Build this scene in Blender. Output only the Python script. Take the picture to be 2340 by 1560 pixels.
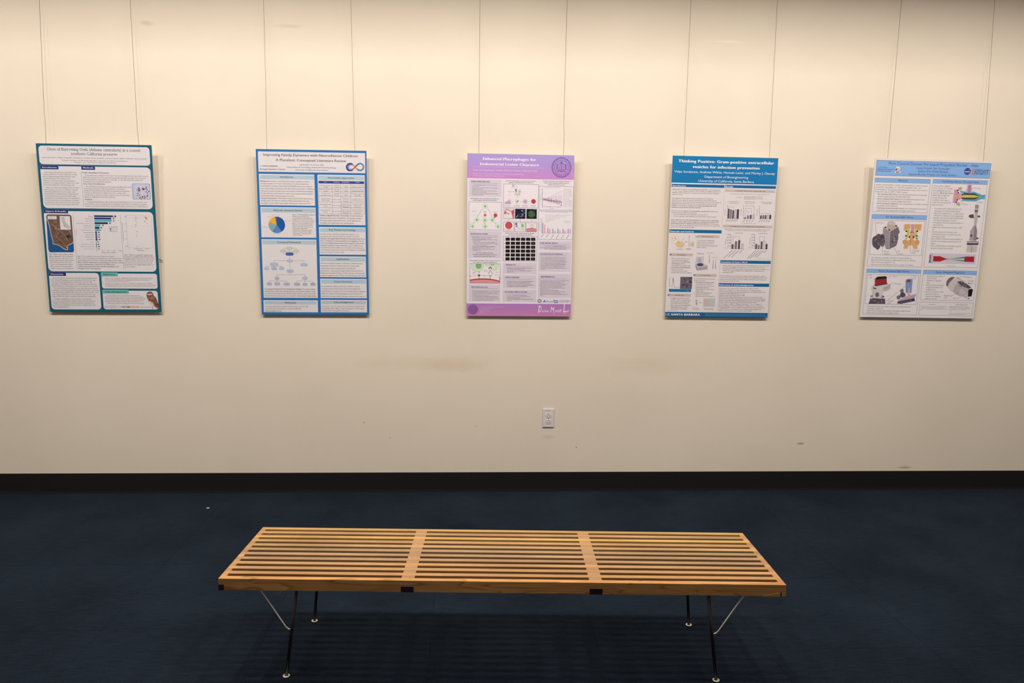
import bpy, bmesh, math, random
import numpy as np
from mathutils import Matrix, Vector, geometry

# ------------------------------------------------------------------ scene, camera, light, exposure
scene = bpy.context.scene
for o in list(bpy.data.objects):
    bpy.data.objects.remove(o)
col = scene.collection
vs = scene.view_settings
vs.view_transform = 'Standard'
vs.look = 'None'
vs.gamma = 1.0
vs.exposure = 0.0
vs.use_curve_mapping = False

F_PX = 1766.5                                    # focal length for a 2340 px wide frame
PITCH, ROLL, YAW = math.radians(6.692), math.radians(0.942), math.radians(3.916)
CAM = Vector((0.0, -4.46164, 1.42342))
fw = Vector((math.sin(YAW) * math.cos(PITCH), math.cos(YAW) * math.cos(PITCH), -math.sin(PITCH)))
rt0 = Vector((math.cos(YAW), -math.sin(YAW), 0.0))
up0 = rt0.cross(fw)
rt = math.cos(ROLL) * rt0 + math.sin(ROLL) * up0
up = -math.sin(ROLL) * rt0 + math.cos(ROLL) * up0
cam_data = bpy.data.cameras.new('camera')
cam_data.sensor_width = 36.0
cam_data.lens = F_PX * 36.0 / 2340.0
cam_data.clip_start = 0.05
cam = bpy.data.objects.new('camera', cam_data)
col.objects.link(cam)
cam.matrix_world = Matrix(((rt.x, up.x, -fw.x, CAM.x), (rt.y, up.y, -fw.y, CAM.y), (rt.z, up.z, -fw.z, CAM.z), (0, 0, 0, 1)))
scene.camera = cam

world = bpy.data.worlds.new('world')
scene.world = world
world.use_nodes = True
bg = world.node_tree.nodes['Background']
bg.inputs['Color'].default_value = (1.0, 0.93, 0.86, 1)
bg.inputs['Strength'].default_value = 0.235

# the row of lamps up in a ceiling slot that wash the poster wall; the slot is added, shaped so its edge cuts their light high on the wall
CEIL_Z = 3.63
SLOT_IN, SLOT_OUT = 1.505, 2.46
LAMP_D, LAMP_Z = 2.20, 4.05
for sx, sp in ((-3.30, 1.05), (-2.15, 1.0), (-1.00, 1.0), (0.15, 1.0), (1.30, 0.97), (2.45, 0.97), (3.60, 0.88)):
    ld = bpy.data.lights.new('wall_washer', 'AREA')
    ld.shape = 'RECTANGLE'
    ld.size = 0.12
    ld.size_y = 0.25
    ld.energy = 34.6 * sp
    ld.color = (1.0, 0.925, 0.86)
    lo = bpy.data.objects.new('wall_washer', ld)
    col.objects.link(lo)
    lo.location = (sx, -LAMP_D, LAMP_Z)
    lo.rotation_euler = (math.radians(14), 0, 0)


# ------------------------------------------------------------------ helpers
def lin(c):
    return tuple(((v / 255.0) / 12.92 if v / 255.0 <= 0.04045 else ((v / 255.0 + 0.055) / 1.055) ** 2.4) for v in c)


def new_mat(name):
    m = bpy.data.materials.new(name)
    m.use_nodes = True
    return m, m.node_tree, m.node_tree.nodes['Principled BSDF']


def simple_mat(name, rgb, rough=0.5, metal=0.0, spec=0.5):
    m, nt, b = new_mat(name)
    b.inputs['Base Color'].default_value = (*lin(rgb), 1)
    b.inputs['Roughness'].default_value = rough
    b.inputs['Metallic'].default_value = metal
    b.inputs['Specular IOR Level'].default_value = spec
    return m


def node(nt, kind, **kw):
    n = nt.nodes.new(kind)
    for k, v in kw.items():
        setattr(n, k, v)
    return n


def link(nt, a, b):
    nt.links.new(a, b)


def obj(name, me, parent=None, mats=()):
    o = bpy.data.objects.new(name, me)
    col.objects.link(o)
    for m in mats:
        me.materials.append(m)
    if parent is not None:
        o.parent = parent
    return o


def empty(name, loc=(0, 0, 0), rot=(0, 0, 0)):
    o = bpy.data.objects.new(name, None)
    o.empty_display_size = 0.1
    col.objects.link(o)
    o.location = loc
    o.rotation_euler = rot
    return o


def tag(o, label=None, cat=None, group=None, kind=None):
    if label: o['label'] = label
    if cat: o['category'] = cat
    if group: o['group'] = group
    if kind: o['kind'] = kind
    return o


def box_bm(x0, x1, y0, y1, z0, z1, bevel=0.0, seg=1, bm=None):
    own = bm is None
    if own: bm = bmesh.new()
    r = bmesh.ops.create_cube(bm, size=1.0)
    for v in r['verts']:
        v.co = Vector((x0 + (v.co.x + .5) * (x1 - x0), y0 + (v.co.y + .5) * (y1 - y0), z0 + (v.co.z + .5) * (z1 - z0)))
    if bevel > 0:
        es = list({e for v in r['verts'] for e in v.link_edges})
        bmesh.ops.bevel(bm, geom=es, offset=bevel, segments=seg, affect='EDGES', profile=0.5)
    return bm


def mesh_of(bm, name, smooth=False):
    me = bpy.data.meshes.new(name)
    bm.to_mesh(me)
    bm.free()
    if smooth:
        for p in me.polygons: p.use_smooth = True
    return me


def box_mesh(name, *a, **k):
    return mesh_of(box_bm(*a, **k), name)


def tube_mesh(name, pts, r, n=12, caps=True):
    bm = bmesh.new()
    pts = [Vector(p) for p in pts]
    rings = []
    ref = None
    for i, p in enumerate(pts):
        d = (pts[min(i + 1, len(pts) - 1)] - pts[max(i - 1, 0)]).normalized()
        if ref is None:
            ref = d.orthogonal().normalized()
        ref = (ref - d * ref.dot(d)).normalized()
        b = d.cross(ref)
        rr = r[i] if isinstance(r, (list, tuple)) else r
        rings.append([bm.verts.new(p + rr * (math.cos(2 * math.pi * k / n) * ref + math.sin(2 * math.pi * k / n) * b)) for k in range(n)])
    for a, b in zip(rings, rings[1:]):
        for k in range(n):
            bm.faces.new((a[k], a[(k + 1) % n], b[(k + 1) % n], b[k]))
    if caps:
        bm.faces.new(rings[0][::-1])
        bm.faces.new(rings[-1])
    return mesh_of(bm, name, True)


def lathe_mesh(name, prof, n=24):
    bm = bmesh.new()
    rings = []
    for (r, z) in prof:
        rings.append([bm.verts.new((r * math.cos(2 * math.pi * k / n), r * math.sin(2 * math.pi * k / n), z)) for k in range(n)])
    for a, b in zip(rings, rings[1:]):
        for k in range(n):
            bm.faces.new((a[k], a[(k + 1) % n], b[(k + 1) % n], b[k]))
    bm.faces.new(rings[0][::-1])
    bm.faces.new(rings[-1])
    return mesh_of(bm, name, True)


# ------------------------------------------------------------------ surface materials
def wall_material():
    m, nt, b = new_mat('cream_paint')
    geo = node(nt, 'ShaderNodeNewGeometry')
    n1 = node(nt, 'ShaderNodeTexNoise')
    n1.inputs['Scale'].default_value = 1.3
    n1.inputs['Detail'].default_value = 5
    link(nt, geo.outputs['Position'], n1.inputs['Vector'])
    ramp = node(nt, 'ShaderNodeValToRGB')
    ramp.color_ramp.elements[0].position = 0.3
    ramp.color_ramp.elements[1].position = 0.75
    ramp.color_ramp.elements[0].color = (*WALL_A, 1)
    ramp.color_ramp.elements[1].color = (*WALL_B, 1)
    link(nt, n1.outputs['Fac'], ramp.inputs['Fac'])
    cur = ramp.outputs['Color']
    nd = node(nt, 'ShaderNodeTexNoise')
    nd.inputs['Scale'].default_value = 9.0
    nd.inputs['Detail'].default_value = 4
    link(nt, geo.outputs['Position'], nd.inputs['Vector'])

    def patch(cur, cx, cz, rx, rz, rgb, amt, ragged=0.5):
        # a soft elliptical mark on the paint at a fixed place on the wall
        mp = node(nt, 'ShaderNodeMapping')
        mp.vector_type = 'POINT'
        mp.inputs['Location'].default_value = (-cx / rx, 0, -cz / rz)
        mp.inputs['Scale'].default_value = (1 / rx, 0, 1 / rz)
        link(nt, geo.outputs['Position'], mp.inputs['Vector'])
        ln = node(nt, 'ShaderNodeVectorMath', operation='LENGTH')
        link(nt, mp.outputs['Vector'], ln.inputs[0])
        ma = node(nt, 'ShaderNodeMath', operation='MULTIPLY_ADD')
        link(nt, nd.outputs['Fac'], ma.inputs[0])
        ma.inputs[1].default_value = ragged * 2
        link(nt, ln.outputs['Value'], ma.inputs[2])
        mr = node(nt, 'ShaderNodeMapRange')
        mr.interpolation_type = 'SMOOTHSTEP'
        mr.inputs['From Min'].default_value = 1.0 + ragged
        mr.inputs['From Max'].default_value = 0.2 + ragged
        mr.inputs['To Max'].default_value = amt
        link(nt, ma.outputs[0], mr.inputs['Value'])
        mx = node(nt, 'ShaderNodeMix', data_type='RGBA')
        link(nt, mr.outputs['Result'], mx.inputs['Factor'])
        link(nt, cur, mx.inputs[6])
        mx.inputs[7].default_value = (*lin(rgb), 1)
        return mx.outputs[2]

    cur = patch(cur, -0.05, 0.755, .27, .05, (205, 168, 122), .17)
    cur = patch(cur, -0.20, 0.77, .55, .06, (205, 178, 132), .12)
    cur = patch(cur, 1.12, 0.76, .34, .07, (206, 176, 130), .12)
    cur = patch(cur, 1.01, 0.762, .17, .006, (238, 222, 196), .6, .8)
    cur = patch(cur, 0.70, 0.268, .006, .006, (90, 80, 66), .7, .1)
    cur = patch(cur, -0.55, 0.417, .008, .004, (120, 105, 88), .6, .1)
    cur = patch(cur, -0.40, 0.325, .005, .005, (120, 105, 88), .6, .1)
    cur = patch(cur, 0.10, 0.395, .005, .005, (130, 115, 95), .5, .1)
    cur = patch(cur, 2.07, 0.29, .030, .008, (122, 108, 88), .6, .6)
    cur = patch(cur, 2.74, 0.14, .06, .012, (168, 150, 112), .6, .2)
    cur = patch(cur, -1.70, 2.61, .05, .02, (205, 195, 170), .6, .5)
    cur = patch(cur, -0.95, 2.62, .10, .015, (205, 190, 165), .4, .7)
    cur = patch(cur, 1.50, 2.62, .13, .010, (248, 238, 220), .5, .8)
    cur = patch(cur, 0.53, 0.33, .05, .02, (200, 178, 145), .3, .6)
    link(nt, cur, b.inputs['Base Color'])
    b.inputs['Roughness'].default_value = 0.62
    b.inputs['Specular IOR Level'].default_value = 0.25
    n2 = node(nt, 'ShaderNodeTexNoise')
    n2.inputs['Scale'].default_value = 220
    n2.inputs['Detail'].default_value = 3
    link(nt, geo.outputs['Position'], n2.inputs['Vector'])
    n3 = node(nt, 'ShaderNodeTexNoise')
    n3.inputs['Scale'].default_value = 6
    n3.inputs['Detail'].default_value = 3
    link(nt, geo.outputs['Position'], n3.inputs['Vector'])
    bp = node(nt, 'ShaderNodeBump')
    bp.inputs['Strength'].default_value = 0.08
    bp.inputs['Distance'].default_value = 0.002
    link(nt, n2.outputs['Fac'], bp.inputs['Height'])
    bp2 = node(nt, 'ShaderNodeBump')
    bp2.inputs['Strength'].default_value = 0.25
    bp2.inputs['Distance'].default_value = 0.004
    link(nt, n3.outputs['Fac'], bp2.inputs['Height'])
    link(nt, bp.outputs['Normal'], bp2.inputs['Normal'])
    link(nt, bp2.outputs['Normal'], b.inputs['Normal'])
    return m


def carpet_material():
    m, nt, b = new_mat('navy_carpet')
    geo = node(nt, 'ShaderNodeNewGeometry')
    mp = node(nt, 'ShaderNodeMapping')
    mp.inputs['Scale'].default_value = (14, 190, 50)
    link(nt, geo.outputs['Position'], mp.inputs['Vector'])
    n1 = node(nt, 'ShaderNodeTexNoise')                # cross ribs of the pile
    n1.inputs['Scale'].default_value = 1.0
    n1.inputs['Detail'].default_value = 4
    n1.inputs['Roughness'].default_value = 0.7
    link(nt, mp.outputs['Vector'], n1.inputs['Vector'])
    n2 = node(nt, 'ShaderNodeTexNoise')                # broad wear
    n2.inputs['Scale'].default_value = 2.2
    n2.inputs['Detail'].default_value = 5
    link(nt, geo.outputs['Position'], n2.inputs['Vector'])
    n3 = node(nt, 'ShaderNodeTexNoise')                # loops
    n3.inputs['Scale'].default_value = 330
    n3.inputs['Detail'].default_value = 2
    link(nt, geo.outputs['Position'], n3.inputs['Vector'])
    mx = node(nt, 'ShaderNodeMath', operation='ADD')
    link(nt, n1.outputs['Fac'], mx.inputs[0])
    link(nt, n3.outputs['Fac'], mx.inputs[1])
    mx2 = node(nt, 'ShaderNodeMath', operation='MULTIPLY_ADD')
    link(nt, n2.outputs['Fac'], mx2.inputs[0])
    mx2.inputs[1].default_value = 0.7
    link(nt, mx.outputs[0], mx2.inputs[2])
    ramp = node(nt, 'ShaderNodeValToRGB')
    ramp.color_ramp.elements[0].position = 0.0
    ramp.color_ramp.elements[1].position = 1.0
    ramp.color_ramp.elements[0].color = (*CARPET_A, 1)
    ramp.color_ramp.elements[1].color = (*CARPET_B, 1)
    mr = node(nt, 'ShaderNodeMapRange')
    mr.inputs['From Min'].default_value = 1.08
    mr.inputs['From Max'].default_value = 1.64
    link(nt, mx2.outputs[0], mr.inputs['Value'])
    link(nt, mr.outputs['Result'], ramp.inputs['Fac'])
    cur = ramp.outputs['Color']
    for (cx, cy, rx, ry) in ((1.185, -0.424, .035, .03), (1.17, -0.20, .12, .12), (0.02, -0.58, .10, .06)):
        mp2 = node(nt, 'ShaderNodeMapping')
        mp2.inputs['Location'].default_value = (-cx / rx, -cy / ry, 0)
        mp2.inputs['Scale'].default_value = (1 / rx, 1 / ry, 0)
        link(nt, geo.outputs['Position'], mp2.inputs['Vector'])
        ln = node(nt, 'ShaderNodeVectorMath', operation='LENGTH')
        link(nt, mp2.outputs['Vector'], ln.inputs[0])
        m2 = node(nt, 'ShaderNodeMapRange')
        m2.interpolation_type = 'SMOOTHSTEP'
        m2.inputs['From Min'].default_value = 1.1
        m2.inputs['From Max'].default_value = 0.2
        m2.inputs['To Max'].default_value = 0.45
        link(nt, ln.outputs['Value'], m2.inputs['Value'])
        mm = node(nt, 'ShaderNodeMix', data_type='RGBA')
        link(nt, m2.outputs['Result'], mm.inputs['Factor'])
        link(nt, cur, mm.inputs[6])
        mm.inputs[7].default_value = (0.006, 0.008, 0.011, 1)
        cur = mm.outputs[2]
    link(nt, cur, b.inputs['Base Color'])
    b.inputs['Roughness'].default_value = 0.95
    b.inputs['Specular IOR Level'].default_value = 0.02
    b.inputs['Sheen Weight'].default_value = 0.05
    b.inputs['Sheen Roughness'].default_value = 0.4
    b.inputs['Sheen Tint'].default_value = (0.45, 0.55, 0.75, 1)
    bp = node(nt, 'ShaderNodeBump')
    bp.inputs['Strength'].default_value = 0.5
    bp.inputs['Distance'].default_value = 0.002
    link(nt, mx.outputs[0], bp.inputs['Height'])
    link(nt, bp.outputs['Normal'], b.inputs['Normal'])
    return m


def wood_material(name, figure=False):
    # grain runs along local x; each board is tinted by its own object colour
    m, nt, b = new_mat(name)
    tc = node(nt, 'ShaderNodeTexCoord')
    oi = node(nt, 'ShaderNodeObjectInfo')
    mp = node(nt, 'ShaderNodeMapping')
    link(nt, tc.outputs['Object'], mp.inputs['Vector'])
    off = node(nt, 'ShaderNodeVectorMath', operation='SCALE')
    cmb = node(nt, 'ShaderNodeCombineXYZ')
    for k in range(3): link(nt, oi.outputs['Random'], cmb.inputs[k])
    link(nt, cmb.outputs[0], off.inputs[0])
    off.inputs['Scale'].default_value = 37.0
    link(nt, off.outputs[0], mp.inputs['Location'])
    if figure:
        mp.inputs['Scale'].default_value = (3.2, 30, 26)
        n1 = node(nt, 'ShaderNodeTexNoise')
        n1.inputs['Scale'].default_value = 0.55
        n1.inputs['Detail'].default_value = 2
        n1.inputs['Distortion'].default_value = 0.7
        link(nt, mp.outputs['Vector'], n1.inputs['Vector'])
        mu = node(nt, 'ShaderNodeMath', operation='MULTIPLY')
        link(nt, n1.outputs['Fac'], mu.inputs[0])
        mu.inputs[1].default_value = 8.0
        fr = node(nt, 'ShaderNodeMath', operation='FRACT')
        link(nt, mu.outputs[0], fr.inputs[0])
        fac = fr.outputs[0]
    else:
        mp.inputs['Scale'].default_value = (2.0, 60, 60)
        n1 = node(nt, 'ShaderNodeTexNoise')
        n1.inputs['Scale'].default_value = 1.0
        n1.inputs['Detail'].default_value = 4
        link(nt, mp.outputs['Vector'], n1.inputs['Vector'])
        fac = n1.outputs['Fac']
    mp2 = node(nt, 'ShaderNodeMapping')
    mp2.inputs['Scale'].default_value = (18, 420, 420)
    link(nt, tc.outputs['Object'], mp2.inputs['Vector'])
    n2 = node(nt, 'ShaderNodeTexNoise')
    n2.inputs['Scale'].default_value = 1.0
    n2.inputs['Detail'].default_value = 3
    link(nt, mp2.outputs['Vector'], n2.inputs['Vector'])
    ramp = node(nt, 'ShaderNodeValToRGB')
    e = ramp.color_ramp.elements
    if figure:
        e[0].position, e[0].color = 0.0, (0.97, 0.97, 0.97, 1)
        e[1].position, e[1].color = 0.80, (0.80, 0.77, 0.72, 1)
        e3 = e.new(0.93); e3.color = (0.50, 0.44, 0.36, 1)
        e4 = e.new(1.0); e4.color = (0.95, 0.95, 0.95, 1)
    else:
        e[0].position, e[0].color = 0.30, (0.80, 0.76, 0.70, 1)
        e[1].position, e[1].color = 0.72, (1.06, 1.05, 1.02, 1)
    link(nt, fac, ramp.inputs['Fac'])
    r2 = node(nt, 'ShaderNodeMapRange')
    r2.inputs['From Min'].default_value = 0.3
    r2.inputs['From Max'].default_value = 0.7
    r2.inputs['To Min'].default_value = 0.86
    r2.inputs['To Max'].default_value = 1.06
    link(nt, n2.outputs['Fac'], r2.inputs['Value'])
    m1 = node(nt, 'ShaderNodeMix', data_type='RGBA', blend_type='MULTIPLY')
    m1.inputs['Factor'].default_value = 1.0
    link(nt, oi.outputs['Color'], m1.inputs[6])
    link(nt, ramp.outputs['Color'], m1.inputs[7])
    mp3 = node(nt, 'ShaderNodeMapping')
    mp3.inputs['Scale'].default_value = (3.5, 9, 9)
    link(nt, tc.outputs['Object'], mp3.inputs['Vector'])
    link(nt, off.outputs[0], mp3.inputs['Location'])
    n4 = node(nt, 'ShaderNodeTexNoise')
    n4.inputs['Scale'].default_value = 1.0
    n4.inputs['Detail'].default_value = 3
    link(nt, mp3.outputs['Vector'], n4.inputs['Vector'])
    r4 = node(nt, 'ShaderNodeMapRange')
    r4.inputs['From Min'].default_value = 0.3
    r4.inputs['From Max'].default_value = 0.65
    r4.inputs['To Min'].default_value = 0.80
    r4.inputs['To Max'].default_value = 1.05
    link(nt, n4.outputs['Fac'], r4.inputs['Value'])
    mu4 = node(nt, 'ShaderNodeMath', operation='MULTIPLY')
    link(nt, r2.outputs['Result'], mu4.inputs[0])
    link(nt, r4.outputs['Result'], mu4.inputs[1])
    m2 = node(nt, 'ShaderNodeVectorMath', operation='SCALE')
    link(nt, m1.outputs[2], m2.inputs[0])
    link(nt, mu4.outputs[0], m2.inputs['Scale'])
    link(nt, m2.outputs[0], b.inputs['Base Color'])
    b.inputs['Roughness'].default_value = 0.42
    b.inputs['Specular IOR Level'].default_value = 0.4
    return m


WALL_A = (0.795, 0.702, 0.578)
WALL_B = (0.845, 0.752, 0.628)
CARPET_A = (0.0052, 0.0082, 0.0142)
CARPET_B = (0.0165, 0.0250, 0.0385)

M_WALL = wall_material()
M_CARPET = carpet_material()
M_WOOD = wood_material('teak_slat')
M_WOODF = wood_material('teak_rail', True)
M_BASE = simple_mat('black_vinyl', (24, 22, 22), 0.55, 0, 0.35)
M_CEIL = simple_mat('white_ceiling', (225, 220, 210), 0.8)
M_DARKWOOD = simple_mat('ebonised_wood', (30, 17, 12), 0.5)
M_BLACKMETAL = simple_mat('black_polished_steel', (58, 54, 50), 0.36, 0.6)
M_CHROME = simple_mat('nickel_plated_steel', (235, 226, 210), 0.30, 0.85)
M_WIRE = simple_mat('steel_wire', (112, 100, 82), 0.5, 0.2)
M_PLATE = simple_mat('white_plastic', (226, 220, 218), 0.35)
M_SLOT = simple_mat('socket_slot', (28, 24, 22), 0.6)
M_INK = simple_mat('sticker_ink', (70, 66, 52), 0.6)
M_FOAM = simple_mat('foam_board_edge', (222, 220, 216), 0.7)
M_RUST = simple_mat('rusty_nail', (88, 66, 44), 0.5, 0.4)
M_PAPER = simple_mat('scrap_paper', (205, 203, 198), 0.8)

# ------------------------------------------------------------------ the room
o = obj('wall_back', box_mesh('wall_back', -5.6, 6.6, 0.0, 0.12, -0.02, 4.25), None, [M_WALL])
tag(o, 'cream painted gallery wall behind the hanging posters', 'wall', kind='structure')

floor = obj('floor', box_mesh('floor', -5.6, 6.6, -7.5, 0.0, -0.10, -0.006), None, [simple_mat('floor_backing', (14, 15, 17), 0.9)])
tag(floor, 'navy blue carpet tile floor', 'floor', kind='structure')
P_T = 0.6096
tile_me = mesh_of(box_bm(-P_T / 2 + .0003, P_T / 2 - .0003, -P_T / 2 + .0003, P_T / 2 - .0003, -0.0059, 0.0, .0005, 1), 'carpet_tile')
tile_me.materials.append(M_CARPET)
random.seed(4)
for i in range(-5, 12):
    x = -1.315 + (i + 0.5) * P_T - 0.5 * 0
    off = -0.42 if i < 3 else -0.655
    if i % 3 == 2: off -= 0.004
    for j in range(-1, 9):
        y1 = off - (j - 0) * P_T + 0.0
        yc = y1 - P_T / 2
        if j == -1:
            # the cut row along the wall
            y0, ya = off + 0.0002, -0.0054
            me = mesh_of(box_bm(-P_T / 2 + .0003, P_T / 2 - .0003, y0, ya, -0.0059, 0.0, .0005, 1), 'carpet_tile_cut')
            me.materials.append(M_CARPET)
            t = obj('carpet_tile', me, floor)
            t.location = (x, 0, 0)
        else:
            t = obj('carpet_tile', tile_me, floor)
            t.location = (x, yc, 0)

# cove base along the wall: flat face, rounded top, flared toe
prof = [(0.0, 0.0), (-0.0052, 0.0), (-0.0050, 0.0025), (-0.0045, 0.006), (-0.0038, 0.012), (-0.0035, 0.020), (-0.0035, 0.1165), (-0.0028, 0.1178), (0.0, 0.118)]
bm = bmesh.new()
ends = []
for X in (-5.6, 6.6):
    ends.append([bm.verts.new((X, y, z)) for (y, z) in prof])
for k in range(len(prof) - 1):
    bm.faces.new((ends[0][k], ends[0][k + 1], ends[1][k + 1], ends[1][k]))
bm.faces.new(ends[0]); bm.faces.new(ends[1][::-1])
bmesh.ops.recalc_face_normals(bm, faces=bm.faces)
o = obj('baseboard_back', mesh_of(bm, 'baseboard_back'), None, [M_BASE])
tag(o, 'black vinyl cove base along the foot of the cream wall', 'baseboard', kind='structure')

bm = box_bm(-5.6, 6.6, -SLOT_IN, 0.0, CEIL_Z, CEIL_Z + .02)  # the slot is an unseen addition: its edges set where the lamp light ends
box_bm(-5.6, 6.6, -7.5, -SLOT_OUT, CEIL_Z, CEIL_Z + .02, bm=bm)
box_bm(-5.6, 6.6, -SLOT_OUT - .02, -SLOT_IN + .02, CEIL_Z + .60, CEIL_Z + .62, bm=bm)
box_bm(-5.6, 6.6, -SLOT_IN, -SLOT_IN + .02, CEIL_Z + .02, CEIL_Z + .60, bm=bm)
box_bm(-5.6, 6.6, -SLOT_OUT - .02, -SLOT_OUT, CEIL_Z + .02, CEIL_Z + .60, bm=bm)
o = obj('ceiling', mesh_of(bm, 'ceiling'), None, [M_CEIL])
tag(o, 'white gallery ceiling with an added slot shaped to cut the lamp light', 'ceiling', kind='structure')

# ------------------------------------------------------------------ the bench
BX, BY, BYAW = 0.161, -1.8543, -0.0565
BL, BW, BZ, BT = 1.8289, 0.4626, 0.3660, 0.0395
bench = empty('slatted_bench', (BX, BY, 0), (0, 0, BYAW))
tag(bench, 'long slatted wooden bench on slim black metal legs in front of the posters', 'bench')
SW = 0.0206
PITCH_S = (BW - SW) / 11.0
GAP = PITCH_S - SW
slat_me = mesh_of(box_bm(-BL / 2, BL / 2, -SW / 2, SW / 2, 0, BT, .0009, 1), 'slat')
slat_me.materials.append(M_WOOD)
rail_me = mesh_of(box_bm(-BL / 2, BL / 2, -SW / 2, SW / 2, 0, BT, .0009, 1), 'slat_front')
rail_me.materials.append(M_WOODF)
SLAT_RGB = [(212, 158, 94), (206, 150, 96), (203, 150, 100), (205, 152, 98), (192, 146, 104), (196, 150, 108), (188, 148, 106), (200, 155, 104), (206, 154, 102), (224, 172, 96), (200, 150, 104), (216, 164, 92)]
SLAT_RGB += [(206, 156, 104)]
for i in range(12):
    o = obj('slat', rail_me if i == 0 else slat_me, bench)
    o.location = (0, -BW / 2 + SW / 2 + i * PITCH_S, BZ - BT)
    o.color = (*lin(tuple(min(250, int(v * k)) for v, k in zip(SLAT_RGB[i], (0.98, 1.03, 1.05))) if i else (226, 166, 98)), 1)
blk_end = mesh_of(box_bm(-.0095, .0095, -GAP / 2, GAP / 2, 0, BT - .0006), 'end_block')
blk_mid = mesh_of(box_bm(-.0208, .0208, -GAP / 2, GAP / 2, 0, BT - .0009), 'cross_block')
for me in (blk_end, blk_mid): me.materials.append(M_WOOD)
END_RGB = [(214, 158, 90), (196, 140, 84), (206, 152, 92), (190, 134, 84)]
for si, (sx, me) in enumerate(((-BL / 2 + .0095, blk_end), (-.3098, blk_mid), (.2995, blk_mid), (BL / 2 - .0095, blk_end))):
    for i in range(11):
        o = obj('spacer_block', me, bench)
        o.location = (sx, -BW / 2 + SW + GAP / 2 + i * PITCH_S, BZ - BT)
        o.color = (*lin((192, 146, 104) if me is blk_mid else END_RGB[(i * 3 + si) % 4]), 1)
# dark ends of the cross battens let into the front rail
for x0, x1 in ((-BL / 2 - .0004, -BL / 2 + .0175), (-.3300, -.2890), (.2785, .3200)):
    o = obj('batten_end', box_mesh('batten_end', x0, x1, -BW / 2 - .0006, -BW / 2 + .010, BZ - BT - .0004, BZ - BT + .0195, .0004), bench, [M_DARKWOOD])
# the repaired far corner: pale wedge, brown plug and a chip
bm = bmesh.new()
w0 = [(.842, .0), (.8965, .0), (.8965, .0125), (.870, .0085)]
va = [bm.verts.new((x, -BW / 2 - .0004, BZ - BT + z)) for x, z in w0]
vb = [bm.verts.new((x, -BW / 2 + .006, BZ - BT + z)) for x, z in w0]
bm.faces.new(va); bm.faces.new(vb[::-1])
for k in range(4): bm.faces.new((va[k], va[(k + 1) % 4], vb[(k + 1) % 4], vb[k]))
bmesh.ops.recalc_face_normals(bm, faces=bm.faces)
o = obj('patch_wedge', mesh_of(bm, 'patch_wedge'), bench, [M_WOOD]); o.color = (*lin((222, 160, 84)), 1)
o = obj('corner_plug', box_mesh('corner_plug', .8967, .9010, -BW / 2 - .0005, -BW / 2 + .006, BZ - BT, BZ - BT + .0145), bench, [M_DARKWOOD])
o = obj('corner_chip', box_mesh('corner_chip', .9018, .9045, -BW / 2 - .0006, -BW / 2 + .004, BZ - BT + .0005, BZ - BT + .0095, .0004), bench, [M_WOOD]); o.color = (*lin((226, 190, 160)), 1)

glide_me = lathe_mesh('foot_glide', [(.0095, 0), (.0120, .0012), (.0125, .0030), (.0115, .0048), (.0085, .0056), (.0070, .0050)])
glide_me.materials.append(M_CHROME)
for sx in (-1, 1):
    for foot_y, top_y in ((-.172, -.135), (.2145, .178)):
        foot = Vector((sx * .7195, foot_y, .003)); top = Vector((sx * .686, top_y, BZ - BT - .003))
        lg = obj('leg', tube_mesh('leg', [foot, foot.lerp(top, .5), top], [.0052, .0056, .0060], 16), bench, [M_BLACKMETAL])
        g = obj('foot_glide', glide_me, lg); g.location = (foot.x, foot.y, 0)
        obj('mounting_plate', box_mesh('mounting_plate', top.x - .03, top.x + .03, top.y - .018, top.y + .018, BZ - BT - .004, BZ - BT, .001), bench, [M_BLACKMETAL])
        a = foot.lerp(top, .475)
        tip = Vector((sx * .838, top_y + (.002 if foot_y < 0 else -.002), BZ - BT))
        low = a + Vector((sx * .020, 0, .010))
        pts = [a, a + Vector((sx * .009, 0, .002)), a + Vector((sx * .016, 0, .006))]
        d0 = (tip - low).normalized()
        pts += [low + d0 * .004, low.lerp(tip, .5), tip]
        obj('brace_rod', tube_mesh('brace_rod', pts, .0028, 10), bench, [M_CHROME])

# ------------------------------------------------------------------ the wall outlet
outlet = empty('wall_outlet', (0.5275, 0, 0.389))
tag(outlet, 'white double power outlet with a small lettered sticker, set low in the cream wall', 'outlet')
bm = box_bm(-.0345, .0345, -.0065, 0.0, 0, .1135)
front = [e for e in bm.edges if all(v.co.y < -.006 for v in e.verts)]
bmesh.ops.bevel(bm, geom=front, offset=.0036, segments=2, affect='EDGES')
obj('cover_plate', mesh_of(bm, 'cover_plate'), outlet, [M_PLATE])
for zc in (.0365, .0735):
    bm = bmesh.new()
    n = 32
    ring0, ring1 = [], []
    for k in range(n):
        a = 2 * math.pi * k / n
        x, z = .0172 * math.cos(a), .0172 * math.sin(a)
        z = max(-.0138, min(.0138, z))
        ring0.append(bm.verts.new((x, -.0064, zc + z)))
        ring1.append(bm.verts.new((x * .96, -.0082, zc + z * .96)))
    for k in range(n): bm.faces.new((ring0[k], ring0[(k + 1) % n], ring1[(k + 1) % n], ring1[k]))
    bm.faces.new(ring1[::-1])
    bmesh.ops.recalc_face_normals(bm, faces=bm.faces)
    rc = obj('receptacle', mesh_of(bm, 'receptacle'), outlet, [M_PLATE])
    for x0, x1, z0, z1 in ((-.0075, -.0052, -.0075, .0005), (.0052, .0078, -.0065, .0000)):
        obj('blade_slot', box_mesh('blade_slot', x0, x1, -.0085, -.0080, zc + z0, zc + z1), rc, [M_SLOT])
    gm = lathe_mesh('ground_hole', [(.0026, 0), (.0026, .0004)], 12)
    gm.materials.append(M_SLOT)
    g = obj('ground_hole', gm, rc); g.location = (.0002, -.0081, zc + .0078); g.rotation_euler = (math.radians(90), 0, 0)
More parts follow.
